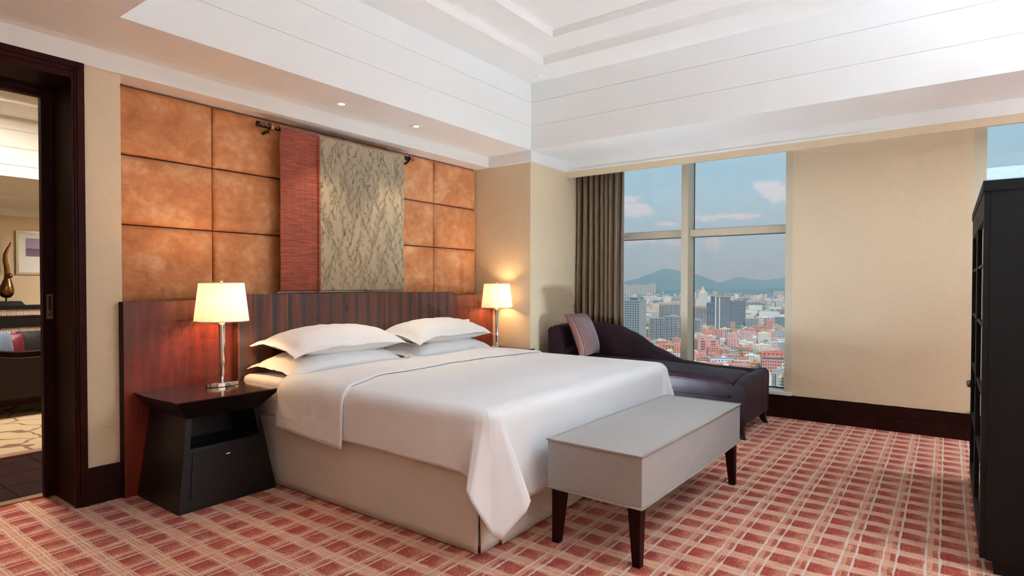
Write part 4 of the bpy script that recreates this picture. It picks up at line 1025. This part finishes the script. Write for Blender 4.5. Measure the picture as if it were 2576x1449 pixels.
def building(l, r, top, d, depth, yaw, col, style, label, fl=3.2, bay=4.0, roof=None, name='building', wf=.82, cat='building', z0=GZ, crown=None, group='buildings seen through the window'):
    a = math.radians(yaw); full = (r-l)/F_PX*d
    wdt = max(4, (full-depth*abs(math.sin(a)))/max(.3, math.cos(a))) if yaw else full
    p0 = city_pt((l+r)/2, top, d); H = p0.z-z0
    vd = ray((l+r)/2, top); az = math.atan2(vd.y, vd.x)
    hw = wdt/2
    bm = B((-hw, hw, 0, depth, 0, H))
    root = obj(name, bm, 'city_'+col, None)
    root.location = (p0.x, p0.y, z0); root.rotation_euler = (0, 0, az-PI/2+a)
    tag(root, label, cat, group)
    # roof edge and plant room
    obj('parapet', B((-hw-.3, hw+.3, -.3, .3, H-.6, H+.7), (-hw-.3, hw+.3, depth-.3, depth+.3, H-.6, H+.7), (-hw-.3, -hw+.3, 0, depth, H-.6, H+.7), (hw-.3, hw+.3, 0, depth, H-.6, H+.7)), 'city_'+(crown or col), root)['kind'] = 'stuff'
    if roof: obj('roof', B((-hw*.96, hw*.96, depth*.04, depth*.96, H+.1, H+.5)), 'city_'+roof, root)
    elif wdt > 12: obj('plant_room', B((-hw*.35, hw*.25, depth*.3, depth*.7, H, H+3.2)), 'city_'+(crown or col), root)
    nf = max(1, int(H/fl)); nb = max(2, int(wdt/bay)); ns = max(1, int(depth/bay))
    wb_ = bmesh.new(); tb = bmesh.new(); vis = min(nf, int((H-0)/fl))
    def face(x0, x1, fn, cols):
        bw = (x1-x0)/cols
        for i in range(nf):
            zc = H-fl*(i+.62)
            if zc < 2: break
            if style == 'bands':
                fn(wb_, x0+.5, x1-.5, zc-fl*.22, zc+fl*.22, .15); fn(tb, x0-.3, x1+.3, zc-fl*.45, zc-fl*.30, .6); continue
            for j in range(cols):
                xc = x0+bw*(j+.5)
                if style == 'fins':
                    if i == 0: fn(tb, xc-bw*.5-.3, xc-bw*.5+.35, 0, H-3, 1.0); fn(wb_, xc-bw*.30, xc+bw*.34, 0, H-4, .12)
                elif style == 'grid': fn(wb_, xc-bw*.34, xc+bw*.34, zc-fl*.33, zc+fl*.33, .12)
                elif style == 'balcony':
                    fn(wb_, xc-bw*.36, xc+bw*.36, zc-fl*.34, zc+fl*.34, .12)
                    if j % 2 == 0: fn(tb, xc-bw*.45, xc+bw*.45, zc-fl*.5, zc-fl*.26, 1.1)
                else: fn(wb_, xc-bw*.22, xc+bw*.22, zc-fl*.22, zc+fl*.24, .12)
    face(-hw, hw, lambda b_, x0, x1, z0_, z1_, t: addbox(b_, x0, x1, -t, .05, z0_, z1_), nb)
    if yaw <= 0: face(0, depth, lambda b_, y0, y1, z0_, z1_, t: addbox(b_, -hw-t, -hw+.05, y0, y1, z0_, z1_), ns)
    if yaw >= 0: face(0, depth, lambda b_, y0, y1, z0_, z1_, t: addbox(b_, hw-.05, hw+t, y0, y1, z0_, z1_), ns)
    o = obj('windows', wb_, 'city_glass', root); o['kind'] = 'stuff'
    if tb.verts:
        o = obj('slabs', tb, 'city_trim' if style != 'bands' else 'city_lgrey', root); o['kind'] = 'stuff'
    else: tb.free()
    return root, hw, H
TW = [
 (1556, 1617, 756, 1000, 30, -24, 'grey', 'grid', 'grey gridded office tower beside the curtain', 3.9, 4.2, None, 'office_tower'),
 (1655, 1713, 763, 1500, 26, -18, 'beige', 'fins', 'beige finned tower behind the grey balcony flats', 3.3, 3.6, None, 'tower_block'),
 (1631, 1672, 801, 1085, 18, -12, 'grey', 'balcony', 'grey balcony flats, wing nearer the gridded tower', 3.1, 3.4, None, 'apartment_block'),
 (1668, 1716, 797, 1070, 20, -12, 'grey', 'balcony', 'taller grey balcony flats next to the window mullion', 3.1, 3.6, None, 'apartment_block'),
 (1660, 1702, 868, 950, 24, -20, 'orange', 'punch', 'orange low block in front of the grey balcony flats', 3.4, 4, 'lgrey', 'building'),
 (1702, 1716, 872, 930, 14, -15, 'cream', 'punch', 'small cream house right of the orange low block', 3.2, 3.5, None, 'house'),
 (1738, 1764, 806, 1120, 18, -14, 'grey', 'balcony', 'narrow grey block just right of the window mullion', 3.1, 4, None, 'apartment_block'),
 (1742, 1780, 771, 1500, 24, -18, 'beige', 'fins', 'beige finned tower left of the dark grey tower', 3.3, 3.4, None, 'tower_block'),
 (1778, 1797, 763, 1290, 24, 0, 'dgrey', 'grid', 'lower dark wing at the left of the dark grey tower', 3.4, 5, None, 'tower_block'),
 (1794, 1841, 747, 1310, 30, 16, 'dgrey', 'punch', 'tall dark grey tower with pale vertical strips', 3.3, 4, None, 'tower_block'),
 (1838, 1878, 758, 1480, 26, 14, 'bgrey', 'bands', 'blue-grey banded tower beside the dark grey tower', 3.6, 4, None, 'tower_block'),
 (1750, 1787, 752, 2600, 40, 0, 'white', 'punch', 'broad white hotel block under a gold pyramid roof', 3.6, 5, None, 'hotel'),
 (1744, 1750, 736, 2300, 14, 0, 'white', 'plain', 'slim white slab with a red vertical sign', 60, 40, None, 'building'),
 (1752, 1762, 727, 4500, 30, 0, 'mauve', 'punch', 'hazy mauve tower behind the white hotel', 4, 8, None, 'tower_block'),
 (1752, 1811, 856, 880, 20, 17, 'pink', 'plainrow', 'large blank pink block with one column of windows', 3.6, 4.2, None, 'building'),
 (1765, 1802, 820, 1290, 18, 14, 'cream', 'punch', 'cream office with rows of small windows below dark tower', 3.2, 3.2, None, 'building'),
 (1766, 1797, 834, 1160, 16, 12, 'salmon', 'punch', 'salmon house stepping above the large pink block', 3.2, 4, None, 'house'),
 (1810, 1840, 828, 1200, 16, 10, 'cream', 'balcony', 'cream flats at the foot of the blue-grey tower', 3.2, 4, None, 'apartment_block'),
 (1840, 1856, 828, 1190, 14, 8, 'salmon', 'punch', 'narrow salmon block right of the cream flats', 3.2, 4, None, 'building'),
 (1811, 1829, 853, 985, 14, 10, 'white', 'punch', 'white slim house beside the large pink block', 3.2, 3.6, None, 'house'),
 (1829, 1861, 853, 960, 16, 12, 'pink', 'punch', 'pink block with bright red roof', 3.2, 4, 'redroof', 'building'),
 (1861, 1891, 836, 1080, 16, -10, 'pink', 'punch', 'tall pink block behind the white-roofed house', 3.2, 3.6, None, 'building'),
 (1877, 1900, 854, 1015, 14, -10, 'tan', 'punch', 'tan stepped block right of the tall pink block', 3.2, 4, 'green', 'building'),
 (1907, 1940, 839, 1060, 16, 8, 'cream', 'punch', 'cream walk-up flats with many small windows', 2.9, 2.8, None, 'apartment_block'),
 (1877, 1906, 802, 1450, 18, 0, 'lgrey', 'balcony', 'pale flats at the foot of the green park', 3.2, 4, None, 'apartment_block'),
 (1905, 1949, 799, 1520, 22, 12, 'white', 'balcony', 'white flats right below the green park', 3.2, 4, None, 'apartment_block'),
 (1895, 1930, 821, 1320, 16, -8, 'salmon', 'punch', 'salmon block in front of the white flats', 3.2, 4, None, 'building'),
 (1932, 1956, 831, 1270, 14, 6, 'white', 'punch', 'small white house behind the cream walk-up flats', 3.2, 4, 'cream', 'house'),
 (1954, 1980, 828, 1190, 16, 8, 'pink', 'punch', 'pink block touching the right window frame', 3.2, 4, None, 'building'),
 (1817, 1870, 888, 880, 16, 12, 'rose', 'plainrow', 'long deep-rose shed below the red-roofed block', 4.4, 9, 'tan', 'shed'),
 (1846, 1877, 879, 930, 14, 6, 'orange', 'punch', 'orange terrace behind the deep-rose shed', 3.2, 4, 'green', 'house'),
 (1861, 1884, 866, 1000, 12, 6, 'white', 'punch', 'white-roofed low house in front of the tall pink block', 3.4, 4, 'white', 'house'),
 (1869, 1911, 889, 850, 16, 6, 'salmon', 'punch', 'salmon row of low shops in the middle distance', 3.2, 4, 'tan', 'shop'),
 (1909, 1980, 887, 830, 18, 4, 'orange', 'punch', 'long orange row with dark windows near the frame', 3.6, 5, 'rose', 'building'),
 (1786, 1850, 904, 760, 14, 16, 'white', 'punch', 'white shed with a bright blue roof above the chaise', 3.4, 4, 'blueroof', 'shed'),
 (1846, 1900, 910, 735, 16, 10, 'tan', 'punch', 'tan flat-roofed block above the chaise foot', 3.4, 4, 'mint', 'building'),
 (1899, 1920, 902, 740, 14, 0, 'mint', 'plain', 'pale green blank block left of the long pink factory', 80, 60, None, 'building'),
 (1918, 1985, 906, 690, 22, 6, 'pink', 'factory', 'long pink factory with a dark panelled roof', 3.6, 2.6, 'darkroof', 'factory'),
 (1934, 1962, 931, 650, 26, -28, 'lgrey', 'fins', 'grey finned market hall at the street corner', 3.4, 2.4, None, 'market_hall'),
 (1955, 1980, 869, 950, 14, 6, 'lgrey', 'punch', 'grey house with white balconies by the window frame', 3.2, 4, 'darkroof', 'house'),
 (1931, 1957, 869, 970, 14, -6, 'orange', 'plain', 'orange house left of the grey balcony house', 3.2, 4, None, 'house'),
 (1963, 1985, 780, 1800, 20, 0, 'pink', 'balcony', 'pink tower cut off by the right window frame', 3.2, 4, None, 'tower_block'),
 (1876, 1930, 759, 3000, 30, 0, 'pink', 'fins', 'long pink-beige blocks beyond the park, left part', 3.4, 9, None, 'apartment_block'),
 (1932, 1985, 760, 2900, 30, 0, 'beige', 'punch', 'long pink-beige blocks beyond the park, right part', 3.4, 6, None, 'apartment_block'),
 (1947, 1971, 733, 6000, 60, 0, 'beige', 'punch', 'lone beige block on the far green rise', 4, 12, None, 'building'),
 (1612, 1655, 747, 3600, 40, 0, 'white', 'punch', 'long white flats far behind the gridded tower', 4, 8, None, 'apartment_block'),
 (1690, 1716, 751, 3300, 30, 0, 'bgrey', 'punch', 'bluish flats far behind the beige finned tower', 4, 8, None, 'apartment_block'),
]
for t_ in TW:
    l, r, top, d, dep, yaw, col, style, lab, fl_, bay_, roof_, nm_ = t_
    st_ = {'plainrow': 'punch', 'factory': 'punch', 'plain': 'punch'}.get(style, style)
    bay2 = 14 if style == 'plainrow' else bay_
    root, hw, H = building(l, r, top, d, dep, yaw, col, st_, lab, fl_, bay2, roof_, nm_, group=None, cat={'house': 'house', 'shed': 'shed', 'shop': 'shop', 'factory': 'factory', 'hotel': 'hotel', 'market_hall': 'market hall'}.get(nm_, 'tower' if 'tower' in nm_ else 'building'))
    if 'gold pyramid' in lab:
        q = hw*.62; obj('upper_block', B((-q, q, 6, 34, H, H+30)), 'city_white', root)
        wb_ = bmesh.new()
        for i in range(6):
            for j in range(7): addbox(wb_, -q+(j+.3)*2*q/7, -q+(j+.72)*2*q/7, 5.8, 6.1, H+3+i*4.4, H+5.6+i*4.4)
        obj('upper_windows', wb_, 'city_glass', root)['kind'] = 'stuff'
        bm = bmesh.new(); hexa(bm, [(-9, 10, H+36), (9, 10, H+36), (9, 28, H+36), (-9, 28, H+36)], [(-.3, 18.7, H+58), (.3, 18.7, H+58), (.3, 19.3, H+58), (-.3, 19.3, H+58)]); obj('gold_pyramid', bm, 'city_gold', root)
        obj('pyramid_base', B((-11, 11, 8, 30, H+30, H+36)), 'city_white', root)
    if 'red vertical sign' in lab:
        # four red characters, too far away to read
        for k in range(4):
            z = H-6-k*9.5; bm = B((-2.6, 2.6, -.5, -.1, z-.8, z+.8), (-2.6, 2.6, -.5, -.1, z-4.6, z-3.2), (-.8, .8, -.5, -.1, z-6.2, z+1.6), (-2.8, -1.6, -.5, -.1, z-6.2, z-3.4), (1.6, 2.8, -.5, -.1, z-6.2, z-3.4)); obj('sign_character', bm, 'city_redroof', root)
    if 'pale vertical strips' in lab:
        for x in (-hw+1.2, -hw+9.5): obj('pale_strip', B((x, x+2.0, -1.2, .2, 0, H+1)), 'city_white', root)
        obj('roof_band', B((-hw-1, hw+1, -1.4, 31, H, H+1.6)), 'city_tan', root)
    if 'gridded office' in lab: obj('roof_crown', B((-hw*.7, hw*.75, 4, 24, H+3.5, H+5)), 'city_dgrey', root)
    if 'finned tower' in lab: obj('roof_band', B((-hw-1, hw+1, -1.2, dep+1, H-3, H+1.2)), 'city_tan', root)
    if style == 'factory': pass
# ground
m, n = newmat('city_ground'); p = n.geo()
c = n.ramp(n.noise(p, .006, 6, .65).outputs[0], [(.36, srgb(84, 104, 72)), (.5, srgb(150, 142, 130)), (.62, srgb(176, 164, 150))])
finish(n, c, .95, spec=.1)
struct('ground', B((150, 26000, -9000, 22000, GZ-1, GZ)), 'city_ground', 'city ground far below the window')
# street by the market hall
q = city_pt(1985, 985, 610)
o = struct('street', B((-11, 11, -160, 200, 0, .3)), 'city_lgrey', 'grey street at the market hall'); o.location = (q.x+20, q.y-2, GZ); o.rotation_euler = (0, 0, math.radians(-62))
# packed roofs and far city blocks: beyond counting
rnd = random.Random(5)
def blocks(name, label, count, rows, hrange, wrange, pal, seed, pxr=(1380, 2200), group=None, wins=False):
    r_ = random.Random(seed); wbm = bmesh.new(); bm = bmesh.new(); mats = [MATS['city_'+k] for k in pal]; idx = []
    for _ in range(count):
        row = rows[0]+(rows[1]-rows[0])*r_.random()**1.15; px = r_.uniform(*pxr)
        d = 110*F_PX/(row-719); P = EYE+ray(px, 719)*d
        h = r_.uniform(*hrange)*(1.7 if r_.random() < .12 else 1); w_ = r_.uniform(*wrange); dp = r_.uniform(*wrange)*.6
        c_, s_ = math.cos(r_.uniform(-.4, .8)), 0; a = r_.choice((.15, .3, -.2, .7)); c_, s_ = math.cos(a), math.sin(a)
        mi = r_.randrange(len(pal))
        vd = ray(px, 719); fa = math.atan2(vd.y, vd.x)-PI/2+a; c_, s_ = math.cos(fa), math.sin(fa)
        v = addbox(bm, -w_/2, w_/2, -dp/2, dp/2, GZ, GZ+h)
        if wins:
            vw = []
            for zi in range(int(h/3.2)):
                z = GZ+h-2.6-zi*3.2
                for xi in range(int(w_/3.4)): vw += addbox(wbm, -w_/2+1.2+xi*3.4, -w_/2+2.7+xi*3.4, -dp/2-.12, -dp/2+.05, z, z+1.5)
                sx_ = 1 if a > 0 else -1
                for yi in range(int(dp/3.6)): vw += addbox(wbm, sx_*w_/2-.05, sx_*w_/2+.12, -dp/2+1.2+yi*3.6, -dp/2+2.6+yi*3.6, z, z+1.5)
            for vv in vw: x, y = vv.co.x, vv.co.y; vv.co.x = P.x+c_*x-s_*y; vv.co.y = P.y+s_*x+c_*y
            if r_.random() < .7:
                q_ = r_.uniform(-.2, .1)*w_; v += addbox(bm, q_, q_+r_.uniform(3, 6), -dp*.2, dp*.2, GZ+h, GZ+h+r_.uniform(1.5, 3)); idx += [mi]*6
        for vv in v: x, y = vv.co.x, vv.co.y; vv.co.x = P.x+c_*x-s_*y; vv.co.y = P.y+s_*x+c_*y
        idx += [mi]*6
    if wins:
        wo = obj('city_windows', wbm, 'city_glass', None); tag(wo, label.replace('dense', 'dark window openings of the')[:90], 'windows', None, 'stuff')
    bmesh.ops.recalc_face_normals(bm, faces=bm.faces)
    me = bpy.data.meshes.new(name); bm.to_mesh(me); bm.free()
    for mm in mats: me.materials.append(mm)
    me.polygons.foreach_set('material_index', idx)
    o = bpy.data.objects.new(name, me); COL.objects.link(o); tag(o, label, 'city blocks', None, 'stuff'); return o
blocks('city_blocks', 'dense pink and cream low roofs below the towers', 900, (822, 975), (8, 17), (10, 26), ('pink', 'salmon', 'cream', 'tan', 'lgrey', 'white', 'pink', 'salmon'), 3, wins=True)
blocks('city_blocks', 'hazy pale blocks of the far city', 1500, (738, 822), (9, 26), (16, 55), ('white', 'lgrey', 'cream', 'beige', 'pink', 'white', 'bgrey'), 4)
blocks('city_blocks', 'tiny pale buildings at the foot of the hills', 900, (727, 740), (14, 34), (40, 130), ('white', 'lgrey', 'white', 'beige', 'pink'), 6)
# windows of the packed low roofs come from their own dark openings: small boxes on the nearest ones are below a pixel
# trees
def trees(name, label, spots, seed):
    r_ = random.Random(seed); src = bmesh.new(); bmesh.ops.create_icosphere(src, subdivisions=1, radius=1); sv = [v.co.copy() for v in src.verts]; sf = [[v.index for v in f.verts] for f in src.faces]; src.free()
    V = []; Fc = []
    for P, s_ in spots:
        k = len(V); sx, sz = s_*r_.uniform(.8, 1.3), s_*r_.uniform(.8, 1.1)
        V += [(P.x+c_.x*sx*(1+.25*r_.random()), P.y+c_.y*sx*(1+.25*r_.random()), P.z+c_.z*sz+sz*.7) for c_ in sv]; Fc += [[k+i for i in f] for f in sf]
    me = bpy.data.meshes.new(name); me.from_pydata(V, [], Fc); o = link(name, me, 'city_green', None, True); tag(o, label, 'trees', None, 'stuff'); return o
sp = []
for _ in range(1100):
    px = rnd.uniform(1874, 2060); row = rnd.uniform(772, 808) if px > 1905 else rnd.uniform(772, 795); d = 110*F_PX/(row-719); P = EYE+ray(px, 719)*d; P.z = GZ; sp.append((P, rnd.uniform(7, 13)))
trees('tree_belt', 'dark green park trees at the right of the view', sp, 1)
sp = []
for _ in range(500):
    px = rnd.uniform(1600, 1640); row = rnd.uniform(806, 866); d = 110*F_PX/(row-719); P = EYE+ray(px, 719)*d; P.z = GZ; sp.append((P, rnd.uniform(5, 9)))
trees('tree_belt', 'strip of green trees right of the gridded office tower', sp, 2)
sp = []
for _ in range(1800):
    px = rnd.uniform(1380, 2200); row = rnd.choice((rnd.uniform(727, 750), rnd.uniform(727, 790), rnd.uniform(790, 960))); d = 110*F_PX/(row-719); P = EYE+ray(px, 719)*d; P.z = GZ; sp.append((P, rnd.uniform(5, 9)*max(1, d/2600)))
trees('tree_belt', 'scattered green trees among the city blocks', sp, 3)
# hills
m, n = newmat('hill_forest'); p = n.geo()
c = n.ramp(n.noise(p, .004, 7, .65).outputs[0], [(.35, srgb(40, 66, 40)), (.55, srgb(62, 88, 54)), (.72, srgb(96, 112, 74))])
finish(n, c, .95, spec=.05)
def hill(name, label, d, prof, depth):
    # prof: (pixel column, pixel row of the ridge)
    bm = bmesh.new(); nu, nv = 120, 26
    def ridge(px):
        for (a, ra), (b, rb) in zip(prof, prof[1:]):
            if px <= b: t = (px-a)/(b-a); t = t*t*(3-2*t)*.5+t*.5; return ra+(rb-ra)*t
        return prof[-1][1]
    def f(u, v):
        px = prof[0][0]+(prof[-1][0]-prof[0][0])*u; s_ = (v-.5)*2
        dd = d+s_*depth; hgt = EYE.z+(719-ridge(px))/F_PX*d-GZ
        k = max(0, 1-abs(s_)**1.3)
        P = EYE+ray(px, 719)*dd
        nz = noise.fractal((P.x/900, P.y/900, 1.3), 1.0, 2.1, 5)
        z = GZ+hgt*k*(1+.10*nz*(1-k))+nz*14*k
        return (P.x, P.y, z)
    grid(bm, nu, nv, f); o = obj(name, bm, 'hill_forest', None, smooth=True); o['kind'] = 'structure'; o['label'] = label; return o
hill('hill', 'broad wooded hill with a mast on its summit', 9000, [(1180, 715), (1400, 712), (1560, 712), (1600, 704), (1640, 690), (1665, 680), (1680, 677.5), (1700, 682), (1725, 688), (1750, 691), (1785, 704), (1812, 714), (1850, 719), (2000, 722)], 1500)
hill('hill', 'lower wooded ridge at the right of the view', 10500, [(1740, 722), (1800, 716), (1830, 707), (1856, 699), (1880, 703), (1905, 706), (1930, 707), (1960, 703), (1975, 700), (2010, 696), (2100, 700), (2300, 712), (2500, 719)], 1600)
hill('hill', 'low green rise in front of the ridges', 6800, [(1380, 733), (1500, 733), (1640, 732), (1700, 731), (1760, 727), (1850, 730), (1950, 728), (2100, 731), (2300, 733)], 700)
pm = city_pt(1671.5, 677, 9000); ms = obj('radio_mast', lathe(bmesh.new(), [(3, -20), (1.2, 60)], seg=6), 'city_lgrey', None); ms.location = (pm.x, pm.y, pm.z-6); tag(ms, 'thin radio mast on the hill summit', 'mast')
# slender housing towers at the foot of the hill
rnd = random.Random(11)
ORD = 'first second third fourth fifth sixth seventh eighth ninth tenth eleventh twelfth thirteenth'.split()
for i in range(13):
    px = 1568+i*6.4
    building(px, px+4.6, rnd.uniform(713, 718.5), 5900, 26, 0, 'beige', 'punch', ORD[i]+' pale housing tower from the curtain, under the hill', 8, 7, None, 'housing_tower', cat='tower', group='housing towers under the hill')
# haze over the city
m, n = newmat('haze')
vs_ = n.add('VolumeScatter', {'Color': (.46, .78, 1.0, 1), 'Density': 1/5200, 'Anisotropy': .0})
n.add('OutputMaterial', {'Volume': vs_.outputs[0]})
hz = obj('haze', B((40, 24000, -8500, 21500, GZ-.5, 900)), 'haze', None); tag(hz, 'thin blue haze over the city', 'haze', None, 'stuff')
